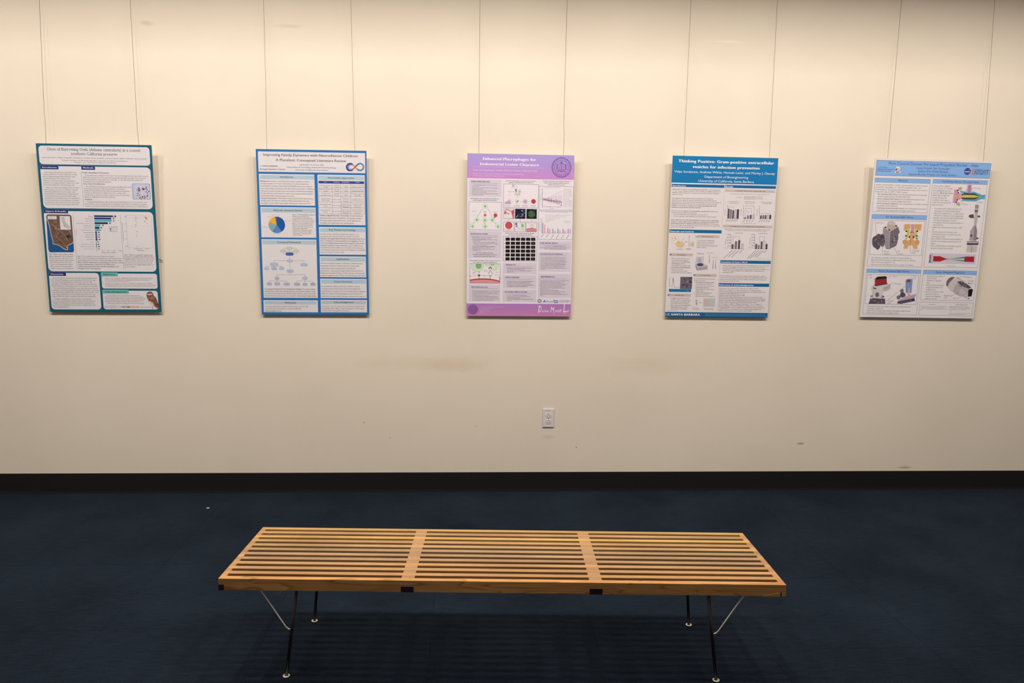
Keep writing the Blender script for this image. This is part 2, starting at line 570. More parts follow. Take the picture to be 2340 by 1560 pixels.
sm = lathe_mesh('cover_screw', [(.0028, 0), (.0028, .0006), (.0018, .0012)], 16)
sm.materials.append(simple_mat('screw', (190, 182, 172), .4, .6))
s_ = obj('cover_screw', sm, outlet); s_.location = (0, -.0064, .0552); s_.rotation_euler = (math.radians(90), 0, 0)

# ------------------------------------------------------------------ small things
o = obj('wall_nail', tube_mesh('wall_nail', [(-1.688, 0.001, 1.348), (-1.676, -.006, 1.345), (-1.655, -.010, 1.336)], [.0016, .0017, .0020], 8), None, [M_RUST])
tag(o, 'small rusty nail bent out of the wall beside the burrowing owl poster', 'nail')
bm = bmesh.new()
vv = [bm.verts.new(p) for p in ((-.011, -.003, .0006), (.010, -.005, .0010), (.012, .003, .0035), (-.004, .005, .0045), (-.012, .002, .0015))]
bm.faces.new(vv)
r = bmesh.ops.extrude_face_region(bm, geom=bm.faces[:])
for g in r['geom']:
    if isinstance(g, bmesh.types.BMVert): g.co.z += .0008
bmesh.ops.recalc_face_normals(bm, faces=bm.faces)
o = obj('paper_scrap', mesh_of(bm, 'paper_scrap'), None, [M_PAPER]); o.location = (-1.363, -.275, 0); o.scale = (.72, .72, .72)
tag(o, 'tiny white paper scrap lying on the navy carpet near the black baseboard', 'scrap')

# ------------------------------------------------------------------ printing on posters
PRINT = {}


def ink(rgb):
    if rgb not in PRINT:
        if isinstance(rgb, str): return PRINT[rgb]
        PRINT[rgb] = simple_mat('print_%02x%02x%02x' % rgb, rgb, 0.5, 0, 0.35)
    return PRINT[rgb]


def gradient_ink(key, stops, z0, z1):
    # a printed colour blend running up the sheet between two heights of the poster
    m, nt, b = new_mat(key)
    tc = node(nt, 'ShaderNodeTexCoord')
    sp = node(nt, 'ShaderNodeSeparateXYZ')
    link(nt, tc.outputs['Object'], sp.inputs[0])
    mr = node(nt, 'ShaderNodeMapRange')
    mr.inputs['From Min'].default_value = z0
    mr.inputs['From Max'].default_value = z1
    link(nt, sp.outputs['Z'], mr.inputs['Value'])
    rp = node(nt, 'ShaderNodeValToRGB')
    e = rp.color_ramp.elements
    e[0].position, e[0].color = 0, (*lin(stops[0]), 1)
    e[1].position, e[1].color = 1, (*lin(stops[-1]), 1)
    for i, c in enumerate(stops[1:-1]):
        e.new((i + 1) / (len(stops) - 1)).color = (*lin(c), 1)
    link(nt, mr.outputs['Result'], rp.inputs['Fac'])
    link(nt, rp.outputs['Color'], b.inputs['Base Color'])
    b.inputs['Roughness'].default_value = 0.5
    b.inputs['Specular IOR Level'].default_value = 0.35
    PRINT[key] = m
    return key


font_curve = bpy.data.curves.new('lettering', 'FONT')
font_obj = bpy.data.objects.new('lettering', font_curve)
_cache = {}


def glyphs(text, bold=False, res=2, serif=False, shear=0.0, heavy=1.0):
    """flat triangles of one line of lettering, em height 1, baseline at 0"""
    key = (text, bold, res, serif, shear, heavy)
    if key in _cache: return _cache[key]
    font_curve.body = text
    font_curve.resolution_u = res
    font_curve.space_character = 1.0 + (0.05 * heavy if bold else 0.0)
    me = font_obj.to_mesh()
    vs_ = [(v.co.x, v.co.y) for v in me.vertices]
    fs = [tuple(p.vertices) for p in me.polygons]
    if serif and vs_:
        cnt = {}
        for f in fs:
            for a, b in zip(f, f[1:] + f[:1]):
                k = (min(a, b), max(a, b)); cnt[k] = cnt.get(k, 0) + 1
        add = []
        for (a, b), c in cnt.items():
            (xa, ya), (xb, yb) = vs_[a], vs_[b]
            if c == 1 and abs(ya - yb) < 1e-4 and 0.06 < abs(xa - xb) < 0.16:
                for lv, s in ((0.0, 1), (0.449, -1), (0.682, -1), (-0.23, 1)):
                    if abs(ya - lv) < 0.035:
                        add.append((min(xa, xb) - .075, max(xa, xb) + .075, ya, ya + s * .055)); break
        for x0, x1, y0, y1 in add:
            n = len(vs_)
            vs_ += [(x0, y0), (x1, y0), (x1, y1), (x0, y1)]
            fs.append((n, n + 1, n + 2)); fs.append((n, n + 2, n + 3))
    font_obj.to_mesh_clear()
    if shear:
        vs_ = [(x + y * shear, y) for x, y in vs_]
    w = max((v[0] for v in vs_), default=0.3)
    x0 = min((v[0] for v in vs_), default=0.0)
    _cache[key] = (vs_, fs, x0, w)
    return _cache[key]


def plain_width(text, bold=False, heavy=1.0):
    return glyphs(text + '|', bold, heavy=heavy)[3] - glyphs('|', bold, heavy=heavy)[3] if text else 0.0


class Crop:
    """pixels of an enlarged view of the photograph, back to pixels of the photograph"""
    def __init__(self, x, y, s): self.x, self.y, self.s = x, y, s
    def px(self, u, v): return self.x + u / self.s, self.y + v / self.s


class Print:
    """one printed piece of a poster: collects flat shapes and becomes one mesh"""
    def __init__(self, poster, name, parent=None, label=None):
        self.p, self.name, self.parent, self.label = poster, name, parent, label
        self.verts, self.faces, self.mats, self.idx = [], [], [], {}
        self.o = None
        poster.prints.append(self)

    def sub(self, name, label=None): return Print(self.p, name, self, label)

    def _m(self, c):
        if c not in self.idx:
            self.idx[c] = len(self.mats); self.mats.append(ink(c))
        return self.idx[c]

    def raw(self, pts, faces, c, lv):
        n = len(self.verts); mi = self._m(c); y = -0.00004 * lv
        self.verts += [(a, y, b) for a, b in pts]
        self.faces += [(tuple(i + n for i in f), mi) for f in faces]

    def L(self, C, u, v): return self.p.local(*C.px(u, v))

    def rect(self, C, x0, y0, x1, y1, c, lv=1, r=0.0):
        a, b = self.L(C, x0, y0), self.L(C, x1, y1)
        self.lrect(a[0], b[0], b[1], a[1], c, lv, r)

    def lrect(self, xa, xb, za, zb, c, lv, r=0.0):
        if r <= 0:
            self.raw([(xa, za), (xb, za), (xb, zb), (xa, zb)], [(0, 1, 2, 3)], c, lv); return
        r = min(r, abs(xb - xa) / 2, abs(zb - za) / 2)
        pts = []
        for cx, cz, a0 in ((xb - r, zb - r, 0), (xa + r, zb - r, 90), (xa + r, za + r, 180), (xb - r, za + r, 270)):
            for k in range(7):
                a = math.radians(a0 + 15 * k)
                pts.append((cx + r * math.cos(a), cz + r * math.sin(a)))
        self.raw(pts, [tuple(range(len(pts)))], c, lv)

    def vbar(self, C, x0, y0, x1, y1, c, lv=4):
        ym, xm = (y0 + y1) / 2, (x0 + x1) / 2
        self.lrect(self.L(C, x0, ym)[0], self.L(C, x1, ym)[0], self.L(C, xm, y1)[1], self.L(C, xm, y0)[1], c, lv)

    def ribbon(self, C, pts, c, w=3, lv=4):
        t = w / C.s * self.p.mpp / 2
        q = [Vector(self.L(C, u, v)) for u, v in pts]
        n = len(q); out = []
        for i in range(n):
            d = (q[min(i + 1, n - 1)] - q[max(i - 1, 0)]).normalized(); nn = Vector((-d.y, d.x)) * t
            out += [tuple(q[i] + nn), tuple(q[i] - nn)]
        self.raw(out, [(2 * i, 2 * i + 1, 2 * i + 3, 2 * i + 2) for i in range(n - 1)], c, lv)

    def frame(self, C, x0, y0, x1, y1, c, w=3, lv=3):
        a, b = self.L(C, x0, y0), self.L(C, x1, y1)
        t = w / C.s * self.p.mpp
        xa, xb, za, zb = a[0], b[0], b[1], a[1]
        self.lrect(xa, xb, zb - t, zb, c, lv); self.lrect(xa, xb, za, za + t, c, lv)
        self.lrect(xa, xa + t, za + t, zb - t, c, lv); self.lrect(xb - t, xb, za + t, zb - t, c, lv)

    def poly(self, C, pts, c, lv=3):
        q = [self.L(C, u, v) for u, v in pts]
        tris = geometry.tessellate_polygon([[Vector((x, z, 0)) for x, z in q]])
        self.raw(q, [tuple(t) for t in tris], c, lv)

    def circ(self, C, x, y, r, c, lv=3, ry=None, n=20, a0=0, a1=360):
        cx, cz = self.L(C, x, y)
        k = self.p.mpp / C.s
        rx, rz = r * k, (ry or r) * k
        if a1 - a0 >= 360:
            pts = [(cx + rx * math.sin(2 * math.pi * i / n), cz + rz * math.cos(2 * math.pi * i / n)) for i in range(n)]
        else:
            pts = [(cx, cz)] + [(cx + rx * math.sin(math.radians(a0 + (a1 - a0) * i / n)), cz + rz * math.cos(math.radians(a0 + (a1 - a0) * i / n))) for i in range(n + 1)]
        self.raw(pts, [tuple(range(len(pts)))], c, lv)

    def ring(self, C, x, y, r, w, c, lv=4, n=28, ry=None):
        cx, cz = self.L(C, x, y); k = self.p.mpp / C.s
        q = (ry or r) / r
        pts = []
        for i in range(n):
            a = 2 * math.pi * i / n
            pts += [(cx + r * k * math.cos(a), cz + q * r * k * math.sin(a)), (cx + (r - w) * k * math.cos(a), cz + q * (r - w) * k * math.sin(a))]
        self.raw(pts, [(2 * i, (2 * i + 2) % (2 * n), (2 * i + 3) % (2 * n), 2 * i + 1) for i in range(n)], c, lv)

    def line(self, C, pts, c, w=3, lv=4):
        t = w / C.s * self.p.mpp / 2
        q = [Vector(self.L(C, u, v)) for u, v in pts]
        for a, b in zip(q, q[1:]):
            d = (b - a)
            if d.length < 1e-7: continue
            d.normalize(); nn = Vector((-d.y, d.x)) * t
            self.raw([tuple(a + nn), tuple(a - nn), tuple(b - nn), tuple(b + nn)], [(0, 1, 2, 3)], c, lv)

    def arrow(self, C, a, b, c, w=3, lv=4, h=12):
        self.line(C, [a, b], c, w, lv)
        d = Vector((b[0] - a[0], b[1] - a[1])).normalized(); nn = Vector((-d.y, d.x))
        t = Vector(b)
        self.poly(C, [tuple(t), tuple(t - d * h + nn * h * .45), tuple(t - d * h - nn * h * .45)], c, lv)

    # lettering -----------------------------------------------------
    def put(self, text, x, z, sx, sz, c, lv=8, bold=False, res=2, serif=False, shear=0.0, heavy=1.0):
        v, f, x0, w = glyphs(text, bold, res, serif, shear, heavy)
        if f and bold:                                   # bold: the strokes printed twice, a hair apart
            e_ = min(0.028 * heavy, 0.042) * sx
            self.raw([(x + a * sx - e_, z + b * sz) for a, b in v], f, c, lv)
            self.raw([(x + a * sx + e_, z + b * sz) for a, b in v], f, c, lv + 0.4)
        elif f: self.raw([(x + a * sx, z + b * sz) for a, b in v], f, c, lv)

    def text(self, C, xl, yl, xr, yr, text, c, lv=8, hs=1.0, bold=False, res=2, serif=False, shear=0.0, heavy=1.0):
        """one line fitted between two ends of its baseline"""
        a, b = self.L(C, xl, yl), self.L(C, xr, yr)
        v, f, x0, w = glyphs(text, bold, res, serif, shear, heavy)
        s = (b[0] - a[0]) / max(w - x0, 1e-3)
        z = (a[1] + b[1]) / 2
        self.put(text, a[0] - x0 * s, z, s, s * hs * 0.8, c, lv, bold, res, serif, shear, heavy)

    def turned(self, C, x, y0, y1, text, c, lv=8, bold=False):
        """a line reading upwards, between two heights"""
        a, b = self.L(C, x, y0), self.L(C, x, y1)
        v, f, x0, w = glyphs(text, bold)
        s = abs(a[1] - b[1]) / (w - x0)
        zb = min(a[1], b[1])
        self.raw([(a[0] - q * s * .8, zb + (p_ - x0) * s) for p_, q in v], f, c, lv)

    def block(self, C, p1, pn, xr, lines, c, lv=8, align='L', hs=0.80, serif=False, heavy=0.8):
        """a paragraph: left end of its first and last baselines, right end of its longest line; *bold* runs"""
        ls = lines.split('|') if isinstance(lines, str) else lines
        a, b, r = self.L(C, *p1), self.L(C, *pn), self.L(C, xr, p1[1])
        n = len(ls)
        dz = (a[1] - b[1]) / max(n - 1, 1)
        widest = max(plain_width(l.replace('*', '')) for l in ls)
        s = (r[0] - a[0]) / max(widest, 1e-3)
        sz = dz * hs if n > 1 else s
        sz = max(0.75 * s, min(sz, 1.45 * s))
        st = False
        for i, l in enumerate(ls):
            x = a[0] + (b[0] - a[0]) * i / max(n - 1, 1) * 0.0
            z = a[1] - dz * i
            st = False
            if align == 'C':
                x += (widest - plain_width(l.replace('*', ''))) * s / 2
            for seg in l.split('*'):
                if seg:
                    self.put(seg, x, z, s, sz, c, lv, bold=st, serif=serif, heavy=heavy)
                    x += plain_width(seg, st, heavy) * s
                st = not st

    def build(self, root):
        if not self.verts and not any(q.parent is self for q in self.p.prints): return
        me = bpy.data.meshes.new(self.name)
        me.from_pydata(self.verts, [], [f for f, _ in self.faces])
        for m in self.mats: me.materials.append(m)
        for p_, (f, mi) in zip(me.polygons, self.faces): p_.material_index = mi
        bm = bmesh.new(); bm.from_mesh(me)
        bm.normal_update()
        bad = [f for f in bm.faces if f.normal.y > 0]
        bmesh.ops.reverse_faces(bm, faces=bad)
        bm.to_mesh(me); bm.free()
        self.o = obj(self.name, me, self.parent.o if self.parent else root)
        if self.label: self.o['label'] = self.label


class Poster:
    TH = 0.005
    GAP = 0.015

    def __init__(self, fit, label, base, quad):
        self.x, self.z, self.w, self.h, self.lean, self.roll = fit
        self.prints = []
        h, w = self.h, self.w
        rows, rhs = [], []
        for (u, v), (x, z) in zip(quad, ((-w / 2, h), (w / 2, h), (-w / 2, 0), (w / 2, 0))):
            rows.append([u, v, 1, 0, 0, 0, -u * x, -v * x]); rhs.append(x)
            rows.append([0, 0, 0, u, v, 1, -u * z, -v * z]); rhs.append(z)
        self.H = [float(k) for k in np.linalg.solve(np.array(rows), np.array(rhs))]
        self.M = Matrix.Translation((self.x, -(self.GAP + h * math.sin(self.lean)), self.z)) @ Matrix.Rotation(self.lean, 4, 'X') @ Matrix.Rotation(-self.roll, 4, 'Y') @ Matrix.Translation((0, 0, -h))
        self.Mi = self.M.inverted()
        self.root = empty('research_poster')
        self.root.matrix_world = self.M
        tag(self.root, label, 'poster', 'research posters hanging in a row')
        o = obj('foam_board', box_mesh('foam_board', -self.w / 2, self.w / 2, .0001, self.TH, 0, h), self.root, [M_FOAM])
        d = (self.M.translation - CAM).dot(fw)
        self.mpp = d / F_PX
        self.sheet = Print(self, 'printed_sheet')
        self.sheet.lrect(-self.w / 2, self.w / 2, 0, h, base, 0)

    def local(self, u, v):
        """a pixel of the photograph to a place on the sheet, from the sheet's four corners"""
        c = self.H
        d = c[6] * u + c[7] * v + 1
        return (c[0] * u + c[1] * v + c[2]) / d, (c[3] * u + c[4] * v + c[5]) / d

    def part(self, name, label=None): return Print(self, name, None, label)

    def finish(self):
        for q in self.prints: q.build(self.root)


def ring_text(pr, C, cx, cy, r, text, a0, a1, c, size, lv=6):
    """letters set round a circle, clockwise angles from the top"""
    x0, z0 = pr.L(C, cx, cy); k = pr.p.mpp / C.s
    n = len(text)
    for i, ch in enumerate(text):
        if ch == ' ': continue
        a = math.radians(a0 + (a1 - a0) * (i + .5) / n)
        v, f, g0, g1 = glyphs(ch, True)
        s = size * k
        ca, sa = math.cos(a), math.sin(a)
        pts = []
        for p_, q in v:
            px_, pz_ = (p_ - (g0 + g1) / 2) * s, q * s + r * k
            pts.append((x0 + px_ * ca + pz_ * sa, z0 - px_ * sa + pz_ * ca))
        pr.raw(pts, f, c, lv)


def seal(pr, C, cx, cy, r, c, fill=None):
    if fill: pr.circ(C, cx, cy, r, fill, 3, n=40)
    pr.ring(C, cx, cy, r, r * .055, c, 4, 48)
    pr.ring(C, cx, cy, r * .90, r * .025, c, 4, 48)
    pr.ring(C, cx, cy, r * .70, r * .03, c, 4, 48)
    ring_text(pr, C, cx, cy, r * .74, 'UNIVERSITY OF CALIFORNIA', -118, 118, c, r * .17)
    ring_text(pr, C, cx, cy, r * .74, 'SANTA BARBARA', 125, 235, c, r * .17)
    for sx in (-1, 1):                                     # the open book
        pr.line(C, [(cx, cy - r * .30), (cx + sx * r * .22, cy - r * .40), (cx + sx * r * .40, cy - r * .30), (cx + sx * r * .40, cy + r * .28), (cx + sx * r * .2, cy + r * .2), (cx, cy + r * .32)], c, r * .04, 5)
        for k in range(3):
            pr.line(C, [(cx + sx * r * .1, cy - r * (.15 - .13 * k)), (cx + sx * r * .32, cy - r * (.18 - .13 * k))], c, r * .022, 5)
        pr.line(C, [(cx + sx * r * .46, cy - r * .35), (cx + sx * r * .5, cy + r * .25)], c, r * .05, 5)
    pr.line(C, [(cx, cy - r * .30), (cx, cy + r * .32)], c, r * .05, 5)
    for k in range(8):
        a = 2 * math.pi * k / 8
        pr.line(C, [(cx, cy - r * .5), (cx + r * .13 * math.cos(a), cy - r * .5 + r * .13 * math.sin(a))], c, r * .03, 5)
    pr.line(C, [(cx - r * .45, cy + r * .42), (cx - r * .2, cy + r * .36), (cx, cy + r * .48), (cx + r * .2, cy + r * .36), (cx + r * .45, cy + r * .42)], c, r * .06, 5)


def speckle(pr, C, pts_fn, n, cols, rmin, rmax, lv, seed):
    rng = random.Random(seed)
    for _ in range(n):
        x, y = pts_fn(rng)
        k = rng.randint(4, 7)
        r = rng.uniform(rmin, rmax)
        pr.poly(C, [(x + r * rng.uniform(.5, 1.1) * math.cos(2 * math.pi * i / k), y + r * rng.uniform(.5, 1.1) * math.sin(2 * math.pi * i / k)) for i in range(k)], cols[rng.randrange(len(cols))], lv)


def disc_fn(cx, cy, r0, r1):
    def f(rng):
        a, q = rng.uniform(0, 2 * math.pi), rng.uniform(r0, r1)
        return cx + q * math.cos(a), cy + q * math.sin(a)
    return f


def rect_fn(x0, y0, x1, y1):
    return lambda rng: (rng.uniform(x0, x1), rng.uniform(y0, y1))

# ================================================================== poster: burrowing owls
WHITE = (228, 223, 227)
GREY = (92, 86, 92)
p = Poster((-1.9771, 1.9571, .6046, .9103, .0429, .0087), 'teal framed poster about burrowing owls with a coastal map and an owl drawing', (16, 92, 116), [(80.9, 326.7), (345.6, 332.6), (116.2, 710.5), (371.3, 713.8)])
A, B, C = Crop(70, 310, 7.3125), Crop(70, 470, 7.3125), Crop(70, 600, 7.3125)
NAVY, MINT, TXT, TITLE = (30, 44, 106), (112, 188, 178), (104, 96, 104), (82, 78, 118)
R8 = .018
q = p.part('title_panel'); q.rect(A, 122, 160, 2000, 510, WHITE, 1, R8)
t = q.sub('title_text')
t.text(A, 278, 240, 1828, 275, 'Diets of Burrowing Owls (Athene cunicularia) in a coastal', TITLE, serif=True, bold=False, hs=1.27)
t.text(A, 672, 322, 1445, 335, 'southern California preserve', TITLE, serif=True, bold=False, hs=1.25)
t = q.sub('author_text')
t.text(A, 195, 368, 1940, 402, 'Jessica De Castro¹, Wayne Chapman², Christopher J. Evelyn², Jocelin González¹, Francis H. Joyce¹, Katja C. Seltmann², & Lisa Stratton²', TXT, hs=1.1)
t.text(A, 515, 415, 1620, 440, '¹Evolution, Ecology, and Marine Biology Dept., University of California, Santa Barbara;', TXT)
t.text(A, 715, 452, 1430, 468, '²Cheadle Center, University of California, Santa Barbara', TXT)

q = p.part('introduction_panel'); q.rect(A, 155, 500, 2045, 1237, WHITE, 1, R8 * 1.3)
q.line(A, [(838, 590), (885, 1190)], (150, 145, 155), 4, 3)
t = q.sub('heading_tab'); t.rect(A, 155, 487, 467, 562, NAVY, 3); t.frame(A, 155, 487, 467, 562, (120, 140, 190), 4, 4)
t.text(A, 190, 534, 437, 540, 'Introduction', WHITE, serif=True, bold=True)
t = q.sub('heading_tab'); t.rect(A, 840, 500, 1077, 574, NAVY, 3); t.frame(A, 840, 500, 1077, 574, (120, 140, 190), 4, 4)
t.text(A, 872, 546, 1045, 552, 'Methods', WHITE, serif=True, bold=True)
t = q.sub('body_text')
t.block(A, (195, 612), (213, 824), 790, '    Burrowing Owls (Athene cunicularia) have|recently declined in Coastal California, as they|rely on disappearing grassland habitats with|rodent-made burrows. Dangermond|Preserve—a former ranch, now ecological|preserve—in coastal southern California, is one|of the last refuges for overwintering owls.', TXT)
t.block(A, (220, 868), (243, 1148), 810, "    What are these owls eating? How do their|diets compare to that of a smaller, recently|restored grassland in a more urban area|(Chesmili et al. 2024)? Given Dangermond's|conservation status and potentially higher|abundance of vertebrate prey, we expected a|lower proportion of invertebrates in pellets|compared to the proportions found in those|from North Campus Open Space (NCOS).", TXT)
t.text(A, 865, 625, 1310, 637, 'Pellet Sampling & Dissection', TXT, serif=True, bold=True)
t.block(A, (868, 672), (880, 776), 1960, '    126 pellets were collected from Cojo Terrace at Dangermond in late 2024 to early|2025 and mapped on a 10-m grid. We randomly selected one pellet from each grid|cell containing any intact pellets (n = 23) (Fig. 1). We dissected each pellet into|vertebrate and invertebrate material.', TXT)
t.text(A, 880, 812, 1240, 820, 'Prey Taxa Identification', TXT, serif=True, bold=True)
t.block(A, (885, 858), (900, 1030), 1680, '    We identified vertebrates to the lowest possible taxonomic|level using specimens, reference literature, and expert|guidance. Katja Seltmann identified exoskeletal invertebrate|remains to the lowest possible taxonomic ranking. We|calculated the minimum number of prey items in each pellet|based on diagnostic anatomical elements.', TXT)
t.text(A, 905, 1072, 1030, 1075, 'Analysis', TXT, serif=True, bold=True)
t.block(A, (905, 1112), (912, 1184), 1958, '    Compiled identification data and summarized frequency of occurrence for each|taxon (Fig. 2), then calculated the invertebrate prey count by number to compare|results to a previous study done using NCOS pellets (Chesmili et al. 2024) (Fig. 3).', TXT)
t = q.sub('pellet_photo'); t.rect(A, 1690, 805, 2010, 1073, (110, 115, 160), 3, .007); t.rect(A, 1696, 811, 2004, 1067, (196, 204, 230), 4, .0065)
t.rect(A, 1712, 830, 1722, 1055, (160, 170, 205), 5)
t.circ(A, 1868, 950, 112, (206, 206, 226), 5)
speckle(t, A, disc_fn(1868, 955, 55, 108), 60, [(110, 66, 92), (142, 92, 108), (88, 62, 84), (160, 120, 135)], 5, 16, 6, 3)
speckle(t, A, disc_fn(1880, 905, 0, 45), 14, [(110, 66, 92), (142, 92, 108)], 5, 14, 6, 4)

q = p.part('results_panel'); q.rect(B, 218, 80, 2112, 1112, WHITE, 1, R8 * 1.3)
q.line(B, [(710, 150), (788, 1065)], (150, 145, 155), 4, 3); q.line(B, [(1500, 155), (1565, 1072)], (150, 145, 155), 4, 3)
t = q.sub('heading_tab'); t.rect(B, 218, 48, 633, 126, NAVY, 3); t.frame(B, 218, 48, 633, 126, (120, 140, 190), 4, 4)
t.text(B, 255, 97, 595, 102, 'Figures & Results', WHITE, serif=True, bold=True)
t = q.sub('coast_map'); t.rect(B, 262, 140, 735, 775, (78, 66, 70), 3, .012)
t.rect(B, 272, 148, 728, 770, (112, 86, 74), 4, .010)
sea = [(268, 215), (290, 240), (318, 330), (340, 430), (352, 500), (380, 575), (380, 630), (430, 640), (480, 655), (530, 690), (565, 718), (620, 735), (632, 700), (608, 690), (640, 650), (690, 632), (718, 606), (728, 700), (725, 745), (700, 770), (330, 772), (305, 730), (285, 480), (272, 300)]
t.poly(B, sea, (28, 86, 142), 5)
t.line(B, sea[:17], (214, 204, 200), 9, 6)
speckle(t, B, rect_fn(330, 250, 690, 560), 70, [(92, 72, 62), (130, 100, 84), (84, 70, 60), (142, 112, 96), (104, 84, 70)], 8, 34, 5, 7)
speckle(t, B, rect_fn(420, 560, 680, 640), 16, [(92, 72, 62), (150, 112, 84), (84, 70, 60)], 8, 22, 5, 8)
for a_, b_ in (((340, 280), (470, 480)), ((400, 370), (690, 430)), ((380, 490), (600, 680)), ((430, 360), (640, 590))):
    t.line(B, [a_, ((a_[0] + b_[0]) / 2 + 15, (a_[1] + b_[1]) / 2 - 12), b_], (172, 140, 120), 5, 6)
t.rect(B, 285, 165, 440, 222, (226, 222, 224), 7); t.line(B, [(305, 182), (400, 183)], GREY, 3, 8); t.line(B, [(310, 200), (380, 201)], GREY, 3, 8)
t.rect(B, 485, 168, 677, 398, (228, 224, 226), 7)
t.poly(B, [(500, 185), (570, 185), (578, 255), (655, 345), (662, 385), (615, 378), (562, 345), (522, 262)], (196, 194, 202), 8); t.circ(B, 566, 330, 7, GREY, 9)
TEAL2 = (78, 178, 180)
t = q.sub('bar_chart')
bars = [(160, 1062, 1430, 0), (198, 1063, 1350, 0), (236, 1065, 1358, 1), (275, 1070, 1293, 0), (313, 1073, 1170, 1), (352, 1075, 1155, 0), (390, 1077, 1157, 1), (429, 1083, 1112, 0), (468, 1086, 1115, 0), (507, 1088, 1118, 0), (546, 1090, 1122, 0), (585, 1095, 1108, 1), (624, 1097, 1110, 0), (663, 1100, 1112, 0), (702, 1103, 1114, 1)]
names = ['Earwigs', 'Ground beetles', 'California vole', 'Grasshoppers, locusts, crickets', 'Unidentified Rodent', 'Broad-nosed weevil', 'Western harvest mouse', 'Unidentified Beetle', 'Scarab beetles', 'Darkling beetle', 'Burying beetle', 'Sparrow', 'Northern pocket gopher', 'Blind black burying beetle', 'California ground squirrel']
lefts = [965, 903, 918, 768, 875, 890, 845, 882, 928, 918, 940, 1002, 848, 843, 895]
for (y, x0, x1, k), nm, xl in zip(bars, names, lefts):
    t.rect(B, x0, y, x1, y + 35, TEAL2 if k else NAVY, 4)
for (x, y, k) in ((1390, 178, 2), (1388, 220, 0), (1390, 258, 1), (1328, 294, 0), (1210, 328, 0), (1185, 370, 0), (1168, 408, 1), (1143, 447, 0), (1147, 486, 0), (1147, 524, 0), (1155, 564, 0), (1133, 602, 1), (1138, 643, 0), (1147, 683, 0), (1145, 720, 1)):
    t.circ(B, x, y, 17, ((70, 68, 84), (96, 150, 156), WHITE)[k], 6, 9, 10)
t.line(B, [(1090, 745), (1515, 748)], (180, 176, 182), 3, 3); t.line(B, [(1062, 155), (1106, 745)], (180, 176, 182), 3, 3)
for x, s_ in ((1108, '0'), (1205, '25'), (1303, '50'), (1404, '75'), (1505, '100')): t.text(B, x - 6 * len(s_), 766, x + 6 * len(s_), 768, s_, GREY)
q.sub('axis_text').text(B, 1190, 788, 1430, 792, '% Occurrence in Pellets', GREY, bold=True)
q.sub('axis_text').turned(B, 775, 490, 395, 'Prey Taxon', GREY, bold=True)
t = q.sub('axis_text')
for (y, x0, x1, k), nm, xl in zip(bars, names, lefts): t.text(B, xl, y + 22, x0 - 22, y + 24, nm, GREY)
t = q.sub('chart_legend')
t.frame(B, 1315, 350, 1457, 440, (150, 146, 152), 4, 4); t.rect(B, 1330, 380, 1350, 402, NAVY, 5); t.rect(B, 1330, 408, 1350, 428, TEAL2, 5)
t.text(B, 1340, 370, 1448, 371, 'Classification', GREY); t.text(B, 1362, 397, 1440, 398, 'Invertebrate', GREY); t.text(B, 1362, 424, 1435, 425, 'Vertebrate', GREY)
t = q.sub('scatter_plot'); LG = (186, 180, 188)
t.line(B, [(1592, 165), (2018, 180), (2052, 715), (1632, 710), (1592, 165)], LG, 4, 3)
for x in range(1605, 2010, 34): t.line(B, [(x, 213 + (x - 1605) * .01), (x + 20, 213 + (x - 1585) * .01)], LG, 4, 4)
for x in range(1612, 2020, 34): t.line(B, [(x, 346 + (x - 1612) * .02), (x + 20, 346 + (x - 1592) * .02)], LG, 4, 4)
for (x, y) in ((1757, 195), (1748, 218), (1780, 212), (1762, 243), (1755, 255), (1775, 290), (1750, 318), (1765, 318), (1755, 357), (1778, 440), (1790, 441), (1778, 490), (1779, 523), (1781, 687), (1950, 306)): t.circ(B, x, y, 6, (130, 126, 134), 5, n=8)
t.poly(B, [(1893, 190), (1945, 197), (1947, 240), (1932, 246), (1922, 215)], (232, 132, 70), 5); t.poly(B, [(1902, 262), (1920, 262), (1912, 287)], (110, 104, 112), 5)
for y, s_ in ((193, '1.00'), (317, '0.75'), (441, '0.50'), (563, '0.25'), (686, '0.00')): t.text(B, 1553 + y * .05, y, 1592 + y * .05, y + 1, s_, GREY)
t.turned(B, 1562, 600, 282, 'Invertebrate Prey Proportion', GREY, bold=True)
t.text(B, 1735, 732, 1855, 734, 'Dangermond', GREY); t.text(B, 1925, 734, 1985, 735, 'NCOS', GREY); t.text(B, 1790, 757, 1900, 759, 'Study Site', GREY, bold=True)
t = q.sub('caption_text')
t.block(B, (315, 812), (335, 1045), 722, "*Fig.1. Where this study's pellets|*were collected.* The small green|circles represent the centers of|quadrat grids where intact pellets|were collected from the Cojo|Terrace at Dangermond. Upper|right: Location of the preserve|relative to the rest of California.", TXT)
t = q.sub('caption_text')
t.block(B, (787, 848), (805, 1052), 1530, '*Fig.2.* The in-pellet occurrence frequency of prey|taxa—both vertebrate and invertebrate—as identified from|the Dangermond specimens. *Taxa occurring in more than|*80% of pellets dissected are grasshoppers, locusts, crickets|*(order Orthoptera), California voles (Microtus|*californicus), ground beetles (family Carabidae), and|*earwigs (order Dermaptera).', TXT)
t = q.sub('caption_text')
t.block(B, (1565, 832), (1580, 1028), 2065, '*Fig.3. There is a greater insect prey|*presence in pellets from NCOS than|*Dangermond.* Dashed lines denote the|mean of pellets’ proportions for each|site. Each point represents the prey|proportion of a single pellet based on|count number.', TXT)

